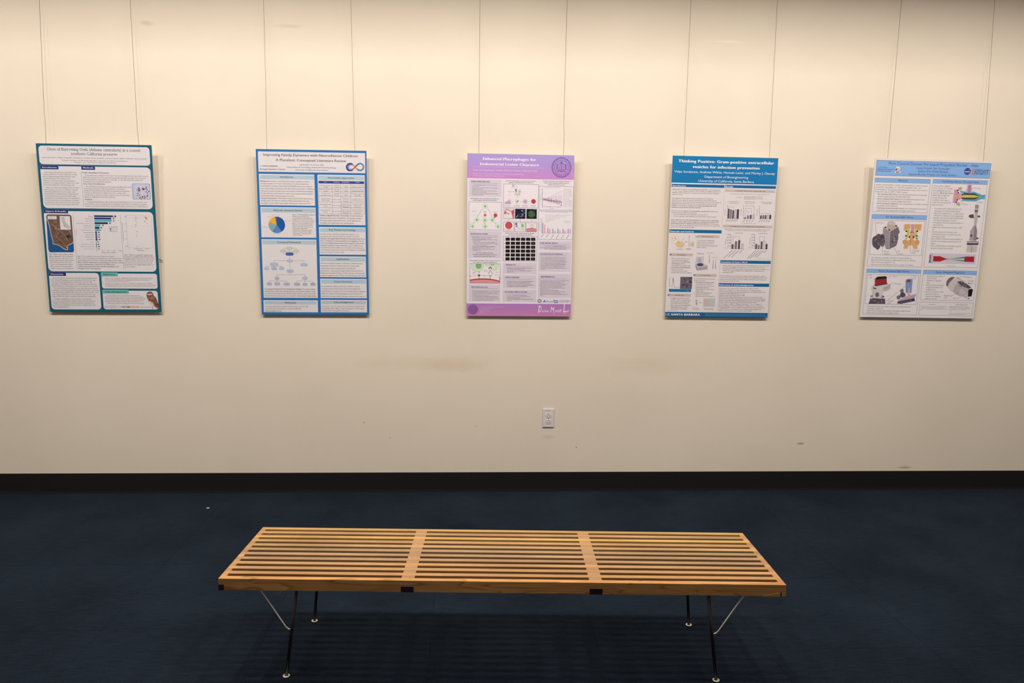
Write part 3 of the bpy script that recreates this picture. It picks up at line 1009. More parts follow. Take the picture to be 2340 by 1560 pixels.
q = p.part('discussion_panel'); q.rect(C, 312, 160, 1195, 780, WHITE, 1, R8)
t = q.sub('heading_tab'); t.rect(C, 312, 145, 604, 216, NAVY, 3); t.frame(C, 312, 145, 604, 216, (120, 140, 190), 4, 4)
t.text(C, 348, 193, 555, 197, 'Discussion', WHITE, serif=True, bold=True)
t = q.sub('body_text')
t.block(C, (350, 254), (360, 388), 1125, '    As expected, the proportion of insect prey in Dangermond|Burrowing Owl pellets is lower than that of NCOS. Earwigs|were the most frequently found prey item, but the high|prevalence of California voles is a notable difference with the|NCOS results, as that species was not recorded in the locality.', TXT)
t.block(C, (365, 424), (373, 560), 1150, "    The invertebrate proportions may represent lower-bound|estimates, as we chose pellets that kept their shape, something|that insect-heavy pellets often can't do. In future studies, we'd|encourage exploration of how habitat characteristics may|impact the birds' diets, as well as seasonal prey availability.", TXT)
t.block(C, (377, 604), (387, 736), 1092, "    A higher availability of small rodents may facilitate|Burrowing Owls' greater dietary reliance on those taxa in|Dangermond Preserve, underscoring the importance of|preserving its grassland environment to support the owl's|declining populations.", TXT)

q = p.part('references_panel'); q.rect(C, 1185, 180, 2133, 444, WHITE, 1, R8 * .7)
t = q.sub('heading_tab'); t.rect(C, 1178, 160, 1468, 233, MINT, 3, .004); t.text(C, 1218, 206, 1423, 211, 'References', (32, 84, 100), serif=True, bold=True)
t = q.sub('body_text')
t.block(C, (1215, 266), (1218, 294), 2042, '1.   Chapman, W., & Stratton, L. (2024). Burrowing Owl Report: Roosts, Maps, Habitat|     Survey, and Recommendations for the Dangermond Preserve, Cojo Terrace.', TXT)
t.line(C, [(1252, 314), (1665, 318)], (214, 168, 140), 5, 8)
t.block(C, (1218, 352), (1222, 404), 2108, '2.   Chesmili, M. M., Seltmann, K., Stratton, L., Roberts, A., & Sethuram, H. T. (2024).|     Invertebrate-biased diet of burrowing owls in a newly restored coastal grassland. Natural|     Conservation, 26, 191–198.', TXT)
t.line(C, [(1520, 400), (2050, 408)], (214, 168, 140), 5, 8)

q = p.part('acknowledgements_panel'); q.rect(C, 1208, 465, 2150, 790, WHITE, 1, R8 * .8)
t = q.sub('heading_tab'); t.rect(C, 1203, 448, 1653, 523, MINT, 3, .004); t.text(C, 1243, 495, 1615, 501, 'Acknowledgements', (32, 84, 100), serif=True, bold=True)
t = q.sub('body_text')
t.block(C, (1243, 552), (1243, 655), 1945, '     We acknowledge the Jack and Laura Dangermond Preserve, the|Point Conception Institute, and the Nature Conservancy for their support|of this research that supported these owl pellets, and the Earth Pool Collections|and the Santa Barbara Museum of Natural History for aiding our collection|identifications and allowing us to use their collections and facilities.', TXT)
t.text(C, 1290, 684, 1910, 692, 'Image credits: Integration and Application Network and Phylopic.', TXT)
t = q.sub('logo_text')
t.line(C, [(1243, 715), (1243, 752), (1265, 752), (1265, 715)], TXT, 3, 8); t.line(C, [(1275, 752), (1285, 715), (1297, 752)], TXT, 3, 8)
t.block(C, (1305, 724), (1305, 754), 1520, 'UC SANTA BARBARA|Cheadle Center for Biodiversity and|Ecological Restoration', TXT)
t.text(C, 1535, 757, 1668, 758, 'UCSB', (64, 62, 90), bold=True, heavy=2, hs=1.05); t.text(C, 1685, 758, 1823, 759, 'EEMB', (226, 160, 92), bold=True, heavy=2, hs=1.05)
t.text(C, 1845, 752, 2030, 754, 'URCA in Spring 2025', TXT)
t = q.sub('owl_drawing', 'brown burrowing owl drawing'); BR = (126, 80, 60)
t.poly(C, [(1945, 540), (1952, 510), (1975, 492), (2005, 486), (2035, 495), (2055, 520), (2060, 552), (2098, 585), (2120, 630), (2135, 680), (2170, 745), (2165, 785), (2130, 765), (2090, 735), (2030, 705), (1990, 655), (1962, 605), (1950, 570)], BR, 8)
t.poly(C, [(1957, 525), (2000, 530), (2045, 520), (2040, 540), (2000, 552), (1962, 545)], (216, 196, 182), 9)
t.poly(C, [(1985, 650), (2020, 650), (2060, 690), (2085, 735), (2050, 728), (2015, 700)], (220, 202, 190), 9)
t.poly(C, [(1972, 505), (2000, 496), (2030, 505), (2000, 515)], (168, 122, 98), 9)
speckle(t, C, rect_fn(1975, 560, 2090, 690), 26, [(206, 182, 166), (188, 150, 126)], 4, 11, 9, 12)
speckle(t, C, rect_fn(2090, 660, 2150, 740), 8, [(86, 56, 44)], 5, 14, 9, 13)
t.line(C, [(2055, 725), (2045, 785)], BR, 7, 8); t.line(C, [(2080, 735), (2120, 775)], BR, 7, 8)
p.finish()
P1 = p

# ================================================================== poster: family dynamics
BLUE, HEAD, TXT = (38, 112, 182), (180, 203, 217), (84, 78, 84)
p = Poster((-.8235, 1.957, .601, .9132, .0315, .008), 'bright blue framed poster with a pie chart, a flow chart and an infinity emblem', BLUE, [(583.2, 339.6), (836.9, 345.4), (600.1, 717.7), (844.1, 719.6)])
A, B, C = Crop(570, 330, 7.8), Crop(570, 460, 7.8), Crop(570, 600, 8.069)
q = p.part('title_panel'); q.rect(A, 142, 118, 2065, 522, WHITE, 1)
DK = (70, 66, 78)
t = q.sub('title_text')
t.text(A, 245, 199, 1935, 234, 'Improving Family Dynamics with Neurodiverse Children:', DK, bold=True, heavy=.5, hs=1.12, res=3)
t.text(A, 465, 295, 1722, 320, 'A Pluralistic Conceptual Literature Review', DK, bold=True, heavy=.5, hs=1.1, res=3)
t = q.sub('author_text')
t.text(A, 893, 371, 1320, 381, 'Lily Kazemi, Ty Vernon PhD', DK, bold=True, heavy=.3)
t.text(A, 668, 413, 1545, 432, 'Department of Counseling, Clinical, & School Psychology', DK, bold=True, heavy=.3)
t.text(A, 815, 464, 1403, 476, 'University of California, Santa Barbara', DK, bold=True, heavy=.3)
t = q.sub('centre_logo')
t.text(A, 178, 389, 222, 390, 'UC', DK, serif=True); t.text(A, 232, 390, 497, 393, 'SANTA BARBARA', DK, bold=True, heavy=1.6)
t.text(A, 178, 446, 640, 458, 'Koegel Autism Center', DK, serif=True, hs=.98)
t = q.sub('infinity_emblem', 'blue and orange infinity loop emblem')
def lem(a, sc=1.0, ox=1882.0):
    d = 1 + math.sin(a) ** 2
    x, y = 150 * math.cos(a) / d, 172 * math.sin(a) * math.cos(a) / d
    return ox + x * sc, 410 + y * sc
def arc(a0, a1, c_, w_, lv, off=0.0):
    t.ribbon(A, [(x + off, y) for x, y in (lem(math.radians(a0 + (a1 - a0) * k / 16)) for k in range(17))], c_, w_, lv)
arc(-62, 62, (72, 118, 178), 27, 4); arc(-45, 50, (120, 150, 190), 8, 5)           # right loop
arc(118, 242, (58, 62, 128), 29, 4)                                                  # left loop
arc(62, 98, (206, 140, 110), 27, 5); arc(82, 122, (226, 150, 96), 25, 6); arc(70, 105, (238, 186, 140), 8, 7)
arc(242, 298, (150, 128, 84), 25, 8); arc(236, 268, (196, 160, 92), 9, 9); arc(262, 304, (92, 84, 106), 9, 9)
for rr_, cc in ((52, (86, 122, 196)), (40, (132, 164, 218)), (28, (176, 198, 232))):
    t.ribbon(A, [(1808 + rr_ * math.cos(math.radians(g)), 412 + rr_ * math.sin(math.radians(g))) for g in range(70, 291, 20)], cc, 9, 8)


def panel(name, D0, x0, y0, D1, x1, y1, hx0, hy0, hx1, hy1, D, tx0, ty0, tx1, ty1, head):
    q = p.part(name)
    a, b = q.L(D0, x0, y0), q.L(D1, x1, y1)
    q.lrect(a[0], b[0], b[1], a[1], WHITE, 1)
    t = q.sub('heading_bar')
    t.rect(D, hx0, hy0, hx1, hy1, HEAD, 3)
    t.text(D, tx0, ty0, tx1, ty1, head, (44, 60, 90), bold=True, heavy=.7, hs=1.1)
    return q


q = panel('introduction_panel', A, 162, 520, A, 1172, 1098, 182, 540, 1157, 630, A, 547, 590, 775, 596, 'Introduction')
q.sub('body_text').block(A, (190, 660), (207, 1052), 1148, '*Background:* Healthy relationships with family members provide a|strong foundation for future relationships and child development.|Neurodiverse conditions like autism and ADHD impact how children|form relationships and interact with the world around them. Traditional|therapeutic options include early interventions and behavioral support|for the child, but more research needs to be conducted about specific|multimodal, family-centered support models.|*Research Questions:* What factors impact parent-child relationships in|families with neurodiverse children? What interventions can help|strengthen parent-child relationships and improve child outcomes?', TXT, hs=.72)
q = panel('methods_panel', B, 195, 97, B, 1195, 655, 212, 115, 1172, 210, B, 432, 172, 945, 180, 'Methods: Literature Review')
t = q.sub('pie_chart', 'blue, sage and yellow pie chart')
for a0, a1, cc in ((0, 143, (20, 88, 162)), (143, 216, (86, 136, 210)), (216, 288, (140, 172, 170)), (288, 345, (238, 178, 44)), (345, 353, (224, 124, 58)), (353, 360, (96, 84, 128))): t.circ(B, 490, 420, 142, cc, 4, None, 24, a0, a1)
for x0, x1, y, s_ in ((400, 535, 248, 'Literature Reviews'), (328, 420, 276, 'Book Chapters'), (625, 725, 352, 'Journal Articles'), (228, 340, 463, 'Research Studies'), (438, 550, 578, 'Meta-Analyses')): t.text(B, x0, y, x1, y, s_, GREY)
q.sub('body_text').block(B, (762, 248), (783, 612), 1168, '*Figure 1. Sources included in Literature|*Review.* Sources (N=66, peer-|reviewed=48) were identified using|Google Scholar and UC Library Search.|A summary of source types is detailed in|Figure 1. Sources included key terms|related to neurodiversity and family|dynamics including: “Neurodiversity”,|“Parent-child relationships”,|“Attachment”, “Parenting”, “Family|therapy”, “Neurodiversity” AND|“Intervention”, “Parenting” AND|“Neurodiversity”', TXT)
q = panel('framework_panel', B, 218, 672, C, 1270, 652, 235, 690, 1187, 776, B, 495, 740, 920, 746, 'Conceptual Framework')
t = q.sub('flow_chart'); LN = (150, 146, 152)
for L_ in ([(605, 862), (605, 838), (660, 838)], [(770, 838), (838, 838), (838, 866)], [(716, 862), (718, 912)], [(658, 888), (782, 890)], [(605, 908), (605, 938), (650, 938)], [(838, 912), (838, 940), (790, 940)], [(720, 968), (722, 1038)], [(675, 1055), (443, 1055), (443, 1095)], [(775, 1062), (978, 1062), (978, 1108)], [(725, 1085), (728, 1218)], [(445, 1145), (446, 1172)], [(312, 1172), (312, 1157), (582, 1157), (582, 1172)], [(730, 1270), (732, 1308)], [(498, 1342), (497, 1305), (995, 1308), (995, 1345)], [(500, 1395), (503, 1442)], [(362, 1442), (362, 1416), (675, 1420), (675, 1448)], [(995, 1395), (996, 1455)], [(855, 1450), (855, 1420), (1138, 1424), (1138, 1455)]): t.line(B, L_, LN, 5, 3)
def pill(x0, y0, x1, y1, edge, fill, words, wc):
    r_ = .5 * (y1 - y0) / B.s * p.mpp
    t.rect(B, x0, y0, x1, y1, edge, 4, r_); t.rect(B, x0 + 6, y0 + 6, x1 - 6, y1 - 6, fill, 5, r_)
    ws = words.split('|')
    for i, w_ in enumerate(ws):
        yy = (y0 + y1) / 2 + 5 + (i - (len(ws) - 1) / 2) * 13
        hw = min((x1 - x0) / 2 - 12, 4.4 * len(w_)); t.text(B, (x0 + x1) / 2 - hw, yy, (x0 + x1) / 2 + hw, yy, w_, wc, bold=True, heavy=.6)
SG, SGE, LB, LBE, NT = (214, 218, 210), (160, 168, 158), (196, 208, 232), (124, 144, 196), (72, 88, 140)
for r_ in ((660, 812, 770, 862, 'Neurodiversity'), (550, 860, 658, 910, 'Environment'), (782, 865, 890, 914, 'Family Factors')): pill(*r_[:4], SGE, SG, r_[4], (104, 108, 108))
pill(648, 912, 792, 968, (34, 66, 156), (36, 72, 164), 'Family Dynamics', WHITE)
for r_ in ((675, 1038, 775, 1086, 'Interventions'), (372, 1095, 516, 1146, 'Individual Therapy'), (915, 1108, 1042, 1160, 'Parental Support'), (268, 1172, 357, 1222, 'CBT'), (395, 1172, 498, 1222, 'Acceptance|Therapy'), (537, 1172, 628, 1222, 'Dialectical'), (667, 1218, 795, 1272, 'Family Therapy|Models'), (455, 1342, 544, 1396, 'Systems|Based'), (948, 1345, 1040, 1396, 'Experiential'), (318, 1442, 412, 1494, 'Attachment|Based'), (452, 1442, 556, 1496, 'Structural|Family'), (618, 1448, 728, 1498, 'Emotionally|Focused'), (800, 1450, 912, 1504, 'Experiential|Family'), (952, 1455, 1043, 1504, 'Play|Therapy'), (1090, 1455, 1188, 1504, 'Filial|Therapy')): pill(*r_[:4], LBE, LB, r_[4], NT)
q.sub('caption_text').block(C, (285, 492), (285, 616), 1242, '*Conceptual Framework from Preliminary Findings.* The green bubbles|indicate factors that impact family dynamics and the blue bubbles review|a variety of interventions that address family dynamics. More information|about evidence-based practices are detailed in *Intervention Approaches.*', TXT)
q = panel('references_panel', C, 268, 685, C, 1275, 914, 290, 702, 1250, 772, C, 668, 744, 873, 750, 'References')
q.sub('body_text').block(C, (295, 812), (295, 893), 1092, 'To access references relating to this project, scan the QR|code. For more information, contact Lily Kazemi|(lilykazemi@ucsb.edu).', TXT)
q = panel('intervention_panel', A, 1210, 540, B, 2070, 437, 1228, 560, 2046, 650, A, 1403, 610, 1865, 620, 'Intervention Approaches')
t = q.sub('table_grid'); t.rect(A, 1230, 652, 2043, 714, (44, 70, 146), 4)
cx = (1234, 1473, 1627, 1802, 2046); ry = (708, 780, 852, 928, 1033, 1135, 1243)
for k, x in enumerate(cx): t.line(A, [(x, 712), (x + 6, 1243 + k * 2.5)], (110, 104, 110), 4, 4)
for k, y in enumerate(ry[1:]): t.line(A, [(1234, y - 4), (2048, y + 6)], (110, 104, 110), 4, 4)
t = q.sub('table_text')
for k, s_ in enumerate(('Name', 'Category', 'Population', 'Target')):
    m_ = (cx[k] + cx[k + 1]) / 2; hw = 6.4 * len(s_); t.text(A, m_ - hw, 680 + k * 3, m_ + hw, 682 + k * 3, s_, WHITE, bold=True)
rows = [['Cognitive Behavioral|Therapy', 'Individual|Therapy', 'Neurodiverse|Child', 'Response to unhealthy|thoughts or behaviors'], ['Dialectical Behavioral|Therapy', 'Individual|Therapy', 'Neurodiverse|Child', 'Emotional regulation,|interpersonal skills'], ['Acceptance and|Commitment Therapy', 'Individual|Therapy', 'Neurodiverse|Child', 'Flexibility, embracing|uncertainty'], ['Attachment-Based|Family Therapy', 'Family Therapy', 'Neurodiverse|Child and|Parent(s)', 'Strengthening trust,|emotional connection'], ['Experiential Family|Therapy', 'Family Therapy', 'Neurodiverse|Child, Parent(s),|Sibling(s)', 'Using play to address|hidden issues,|communication'], ['Structural Family|Therapy', 'Family Therapy', 'Neurodiverse|Child, Parent(s),|Sibling(s)', 'Restructuring family|hierarchy, setting|boundaries']]
for i, row in enumerate(rows):
    yc = (ry[i] + ry[i + 1]) / 2 + 4
    for k, cell in enumerate(row):
        ws = cell.split('|'); m_ = (cx[k] + cx[k + 1]) / 2 + 3
        for j, w_ in enumerate(ws):
            y = yc + 7 + (j - (len(ws) - 1) / 2) * 29 + k * 3; hw = 4.9 * len(w_) + 3
            t.text(A, m_ - hw, y, m_ + hw, y + 1, w_, TXT, bold=(k == 0), heavy=.5, hs=1.1)
q.sub('body_text').block(A, (1252, 1282), (1257, 1412), 2008, '*Evidence-Based Practices Overview.* Several evidence-|based practices were analyzed for therapeutic targets.|Selecting a given intervention for a child depends on|strengths and weaknesses and specific goals.', TXT)
q = panel('findings_panel', B, 1240, 460, B, 2080, 962, 1257, 478, 2062, 562, B, 1422, 526, 1893, 532, 'Key Themes and Findings')
q.sub('body_text').block(B, (1258, 596), (1267, 918), 2062, 'Several common themes emerged that appear to be|associated with enhancing child and family outcomes:|*utilizing a Strengths-Based Model of Neurodiversity* (Fung,|2021), *working on communication and regulation* (Green,|2015), *and integrating practices that support every family|*member involved in these dynamics* (Carr, 2008). Every|neurodiverse child is different in strengths and weaknesses,|so therapeutic approaches need to be adapted to specifically|cater to a family’s unique needs.', TXT, hs=.72)
q = panel('implications_panel', B, 1255, 982, B, 2083, 1362, 1272, 1000, 2067, 1084, B, 1560, 1046, 1778, 1050, 'Implications')
q.sub('body_text').block(B, (1272, 1118), (1276, 1332), 2066, 'Clinicians should consider a shift from child-centered|treatment models to family-centered, multimodal|approaches when working with neurodiverse|populations. Adopting strengths-based frameworks to|integrate individual therapy, family therapy, and parental|support together can produce overall positive outcomes.', TXT, hs=.72)
q = panel('future_panel', C, 1310, 298, C, 2168, 662, 1328, 315, 2150, 396, C, 1573, 366, 1897, 370, 'Future Directions')
q.sub('body_text').block(C, (1330, 448), (1337, 628), 2146, 'Neurodiverse adults and family members can be|surveyed about what improved and strengthened|relationships. Programs can be developed that integrate|different evidence-based practices and frameworks:|individual therapy, family therapy, and parental support.', TXT, hs=.72)
q = panel('acknowledgements_panel', C, 1320, 685, C, 2175, 921, 1338, 702, 2152, 772, C, 1560, 742, 1925, 746, 'Acknowledgements')
q.sub('body_text').block(C, (1342, 814), (1342, 893), 2120, 'Thank you to Dr. Ty Vernon for his continued support and|mentorship and to fellow research assistants at the Koegel|Autism Center for guidance and advice.', TXT)
p.finish()
P2 = p

# ================================================================== poster: macrophages
p = Poster((.3371, 1.9618, .6029, .914, .0258, .0042), 'lavender poster about enhanced macrophages, with a purple header, round seals and cell drawings', (234, 226, 236), [(1068.0, 350.9), (1312.8, 354.4), (1066.2, 721.6), (1303.0, 722.6)])
A, B, C = Crop(1050, 340, 7.8), Crop(1050, 470, 8.357), Crop(1050, 590, 8.357)
LAV, PUR, TXT, PW = (218, 209, 222), (96, 74, 156), (78, 70, 80), (246, 238, 248)
q = p.part('header_band', 'purple to pink header band')
a, b = q.L(A, 140, 85), q.L(A, 2048, 551)
G1 = gradient_ink('header_blend', [(206, 142, 208), (184, 150, 218), (172, 156, 220)], b[1], p.h)
q.lrect(-p.w / 2, p.w / 2, b[1], p.h, G1, 1)
t = q.sub('title_text')
t.text(A, 418, 204, 1365, 214, 'Enhanced Macrophages for', PW, bold=True, heavy=1.5, res=3, hs=1.06)
t.text(A, 370, 296, 1412, 310, 'Endometrial Lesion Clearance', PW, bold=True, heavy=1.5, res=3, hs=1.06)
t.line(A, [(237, 323), (1520, 345)], (226, 206, 236), 4, 8)
t = q.sub('author_text')
t.text(A, 240, 396, 1390, 408, 'Emily An Kugelmann, Hadley Hanson, Denise J. Montell, Ph.D.', (236, 218, 242), hs=1.15)
t.text(A, 235, 455, 1145, 466, 'Department of Molecular, Cellular, and Developmental Biology', (236, 214, 240))
t.text(A, 235, 493, 795, 499, 'University of California, Santa Barbara', (236, 214, 240))
seal(q.sub('university_seal', 'round dark purple seal'), A, 1817, 330, 172, (82, 62, 138))


def pan3(name, D, x0, y0, x1, y1, head, hx0, hy, hx1, ry, rx1):
    q = p.part(name); q.rect(D, x0, y0, x1, y1, LAV, 1)
    t = q.sub('heading_text')
    t.text(D, hx0, hy, hx1, hy + 3, head, PUR, bold=True, heavy=1.5, hs=1.1)
    t.line(D, [(hx0, ry), (rx1, ry + 4)], (140, 126, 166), 3, 8)
    return q


q = pan3('endometriosis_panel', A, 168, 548, 742, 862, 'ENDOMETRIOSIS', 210, 601, 538, 618, 705)
q.sub('body_text').block(A, (203, 655), (206, 830), 688, '•  *1 in 10 fertile-age women* worldwide affected by|    endometriosis|•  Characterized by endometrial tissue forming *lesions|    *outside of the uterus|•  Symptoms include pelvic pain, excessive bleeding,|    abnormal flow, and infertility|•  *No cure*, only symptom management with hormone|    therapies and surgery', TXT)
q = p.part('clearance_figure')
t = q.sub('caption_text')
t.text(A, 198, 896, 708, 902, 'Macrophages clear pathogens and debris to', TXT, bold=True); t.text(A, 240, 926, 668, 932, 'defend against disease and infection', TXT, bold=True)
FR = (112, 104, 138)
q.rect(A, 165, 948, 740, 1455, (238, 231, 238), 2); q.frame(A, 165, 948, 740, 1455, FR, 5, 3)
def cell(q, D, x, y, r=48, r2=20, dx=4, dy=8):
    q.circ(D, x, y, r, (200, 222, 196), 4, n=16); q.circ(D, x, y, r - 5, (218, 234, 212), 5, n=16); q.circ(D, x + dx, y + dy, r2, (140, 186, 128), 6, n=14)
def blob(q, D, x, y, r, cc, lv, seed, k=14, jag=.25):
    rng = random.Random(seed)
    q.poly(D, [(x + r * (1 - jag * (i % 2) - .1 * rng.random()) * math.cos(2 * math.pi * i / k), y + r * (1 - jag * (i % 2) - .1 * rng.random()) * math.sin(2 * math.pi * i / k)) for i in range(k)], cc, lv)
for x, y in ((452, 1022), (305, 1262), (447, 1270), (580, 1265), (228, 1380), (453, 1382), (680, 1382)): cell(q, A, x, y)
blob(q, A, 455, 1187, 34, (206, 92, 100), 6, 1, 16, .4); blob(q, A, 640, 1190, 40, (204, 80, 90), 6, 2, 16, .12); q.circ(A, 640, 1190, 16, (176, 58, 72), 7)
for a_, b_ in (((412, 1075), (320, 1208)), ((495, 1060), (582, 1208)), ((268, 1300), (243, 1338)), ((447, 1318), (447, 1345)), ((622, 1305), (647, 1345))): q.arrow(A, a_, b_, (86, 76, 90), 4, 7)
q.arrow(A, (640, 1210), (605, 1245), (90, 40, 52), 8, 8, 18)
speckle(q, A, rect_fn(205, 1150, 300, 1205), 14, [(150, 140, 150), (110, 100, 116)], 2, 5, 5, 5)
t = q.sub('label_text')
t.text(A, 222, 1124, 292, 1125, 'Bacteria', TXT); t = q.sub('label_text'); t.text(A, 430, 1122, 474, 1122, 'Dead', TXT); t.text(A, 430, 1142, 474, 1142, 'cells', TXT); t = q.sub('label_text'); t.text(A, 593, 1130, 678, 1131, 'Cancerous', TXT); t.text(A, 615, 1150, 655, 1150, 'cells', (190, 90, 96))

q = pan3('introduction_panel', B, 172, 490, 787, 1002, 'INTRODUCTION', 215, 554, 535, 572, 720)
t = q.sub('body_text')
t.block(B, (222, 605), (222, 864), 752, '•  *Macrophages* are innate immune cells vital to survival,|    defense immunity and tissue remodeling|•  *Decreased phagocytic ability* of macrophages is linked|    to endometriosis|    ◦  Endometriotic macrophages *upregulate SIRPα*, an|        inhibitory receptor that recognizes CD47 and weakens|        their ability to engulf targets|•  Macrophages *preferentially engulf cells tagged by|    *antibodies* which flag them for clearance|•  The antigen CD47 is up-regulated in endometrial|    epithelial cells (1,2)', TXT)
t.text(B, 318, 908, 638, 912, 'Can macrophages perform', TXT, bold=True); t.text(B, 252, 942, 708, 946, 'antibody-dependent phagocytosis on', TXT, bold=True); t.text(B, 270, 975, 683, 979, 'endometrial epithelial spheroids?', TXT, bold=True)
q = p.part('signal_figure')
t = q.sub('caption_text')
t.text(B, 195, 1056, 775, 1061, 'Macrophages recognize “don’t eat me” and “eat', TXT, bold=True); t.text(B, 262, 1090, 710, 1095, 'me” signals to regulate phagocytosis', TXT, bold=True)
q.rect(C, 195, 106, 775, 482, (240, 234, 240), 2)
rng = random.Random(9)
gb = [(218, 112)] + [(340 + 118 * math.cos(a) * (1 + .07 * (i % 2)), 150 + 108 * math.sin(a) * (1 + .07 * (i % 2))) for i, a in enumerate([math.pi - math.pi * k / 12 for k in range(13)])] + [(462, 112)]
q.poly(C, gb, (168, 196, 160), 3); q.poly(C, [(340 + (x - 340) * .95, 112 + (y - 112) * .95) for x, y in gb], (212, 230, 206), 4)
q.circ(C, 365, 148, 58, (136, 182, 122), 5); q.rect(C, 300, 84, 430, 108, (234, 226, 236), 6)
g2 = [(485, 112), (510, 170), (540, 150), (560, 168), (620, 175), (640, 230), (660, 250), (700, 220), (725, 230), (745, 170), (750, 112)]
q.poly(C, g2, (168, 196, 160), 3); q.poly(C, [(620 + (x - 620) * .95, 114 + (y - 114) * .95) for x, y in g2], (212, 230, 206), 4); q.poly(C, [(580, 112), (670, 112), (655, 138), (600, 138)], (168, 196, 160), 5)
mem = [(197, 410), (280, 396), (372, 388), (480, 386), (580, 392), (680, 408), (772, 432)]
q.poly(C, mem + [(772, 478), (197, 478)], (224, 150, 156), 3); q.poly(C, mem + [(x, y + 24) for x, y in mem[::-1]], (182, 66, 78), 4)
q.line(C, [(372, 250), (372, 412)], (88, 52, 62), 7, 6); q.poly(C, [(343, 318), (402, 318), (395, 340), (372, 352), (350, 340)], (104, 62, 76), 7)
q.line(C, [(585, 345), (585, 412)], (120, 52, 62), 7, 6); q.line(C, [(562, 318), (568, 338), (585, 346), (602, 338), (608, 318)], (150, 60, 66), 10, 7)
q.line(C, [(560, 212), (562, 190), (585, 178), (608, 190), (614, 212)], (70, 60, 72), 14, 7); q.line(C, [(585, 150), (585, 178)], (90, 80, 92), 6, 7)
q.line(C, [(588, 222), (572, 262), (545, 300)], (168, 192, 164), 16, 6); q.line(C, [(592, 222), (608, 262), (636, 300)], (168, 192, 164), 16, 6)
q.line(C, [(195, 355), (218, 350), (218, 335)], (100, 56, 66), 8, 7); q.line(C, [(742, 355), (765, 380), (770, 425)], (100, 56, 66), 8, 7)
q.line(C, [(412, 330), (432, 330)], GREY, 4, 7); q.line(C, [(515, 330), (552, 330)], GREY, 4, 7)
q.frame(C, 195, 106, 775, 482, FR, 5, 8)
t = q.sub('label_text')
t.text(C, 437, 344, 512, 345, 'CD47', TXT); t.text(C, 252, 284, 310, 284, 'SIRPα', TXT, bold=True); t.text(C, 252, 322, 318, 322, '“Don’t', (200, 84, 92)); t.text(C, 243, 345, 322, 345, 'eat me”', (200, 84, 92))
t.text(C, 462, 230, 515, 230, 'αCD47', TXT); t.text(C, 455, 252, 538, 252, 'antibody', TXT); t.text(C, 680, 274, 755, 274, 'receptor', TXT); t.text(C, 672, 328, 748, 328, '“Eat me”', GREY)
q = pan3('methodology_panel', C, 175, 505, 770, 832, 'METHODOLOGY', 228, 564, 542, 578, 720)
q.sub('body_text').block(C, (222, 632), (225, 806), 755, '•  *Endometrial epithelial spheroid*: a 3D cellular aggregate|    of 12Z cells and Matrigel mimicry, lesions in vitro|•  *αCD47*: stimulates mouse macrophages to specifically|    recognize human cells (“eat me”)|•  Macrophages *enhanced by hyperactive proteins* that|    drive phagocytosis, can increase macrophage eating|•  3 Day co-culture imaged and quantified by volume over|    time (red fluorescence signal from reagent)', TXT)

q = p.part('spheroid_figure')
t = q.sub('caption_text')
t.text(A, 822, 578, 1368, 584, 'Generated spheroids as in vitro lesion model to', TXT, bold=True); t.text(A, 878, 608, 1315, 614, 'quantify endometrial lesion clearance', TXT, bold=True)
q.rect(A, 785, 627, 1402, 1056, (238, 231, 238), 2); q.frame(A, 785, 627, 1402, 1056, FR, 5, 3)
q.ring(A, 957, 660, 20, 5, (128, 116, 176), 4); q.circ(A, 957, 660, 9, (170, 160, 205), 5)
q.line(A, [(990, 660), (1020, 668), (1040, 695)], GREY, 3, 5); q.arrow(A, (920, 768), (970, 768), GREY, 3, 5); q.arrow(A, (1033, 835), (1033, 865), GREY, 3, 5)
speckle(q, A, rect_fn(992, 722, 1020, 785), 14, [(92, 72, 140), (120, 100, 168)], 5, 11, 5, 21)
cell(q, A, 1066, 758, 36, 15); cell(q, A, 1020, 940, 36, 14); q.circ(A, 1038, 930, 13, (206, 120, 96), 7)
speckle(q, A, rect_fn(862, 750, 900, 805), 8, [(176, 160, 166)], 3, 9, 5, 22)
q.poly(A, [(803, 985), (815, 945), (850, 935), (880, 910), (905, 935), (920, 985)], (196, 176, 196), 4); q.line(A, [(803, 972), (920, 974)], (150, 132, 160), 5, 5); q.ring(A, 893, 912, 22, 5, (216, 150, 160), 5)
blob(q, A, 1168, 940, 52, (214, 186, 208), 4, 31, 18, .3); speckle(q, A, disc_fn(1168, 940, 0, 40), 16, [(196, 150, 190), (232, 206, 222), (176, 140, 180)], 5, 12, 5, 23)
blob(q, A, 1318, 938, 52, (206, 78, 84), 4, 33, 14, .2); q.circ(A, 1318, 938, 30, (190, 58, 68), 5)
for x in (940, 1098, 1240): q.line(A, [(x - 20, 940), (x + 20, 941)], GREY, 3, 5)
t = q.sub('label_text')
t.text(A, 923, 698, 990, 699, 'hyperactive', TXT); t.text(A, 850, 830, 905, 831, 'monocyte', (190, 100, 100)); t.text(A, 985, 808, 1080, 809, 'hyperactive', TXT, bold=True); t.text(A, 985, 825, 1082, 826, 'macrophage', TXT, bold=True)
for x0, x1, w1, w2 in ((803, 912, '12Z endometrial', 'epithelial cells'), (965, 1075, 'co-culture of', 'treated cells'), (1115, 1215, 'red labeled', 'spheroids'), (1265, 1362, 'clearance', 'over time')):
    t.text(A, x0, 1013, x1, 1014, w1, (176, 96, 96)); t.text(A, x0 + 8, 1028, x1 - 8, 1029, w2, TXT)

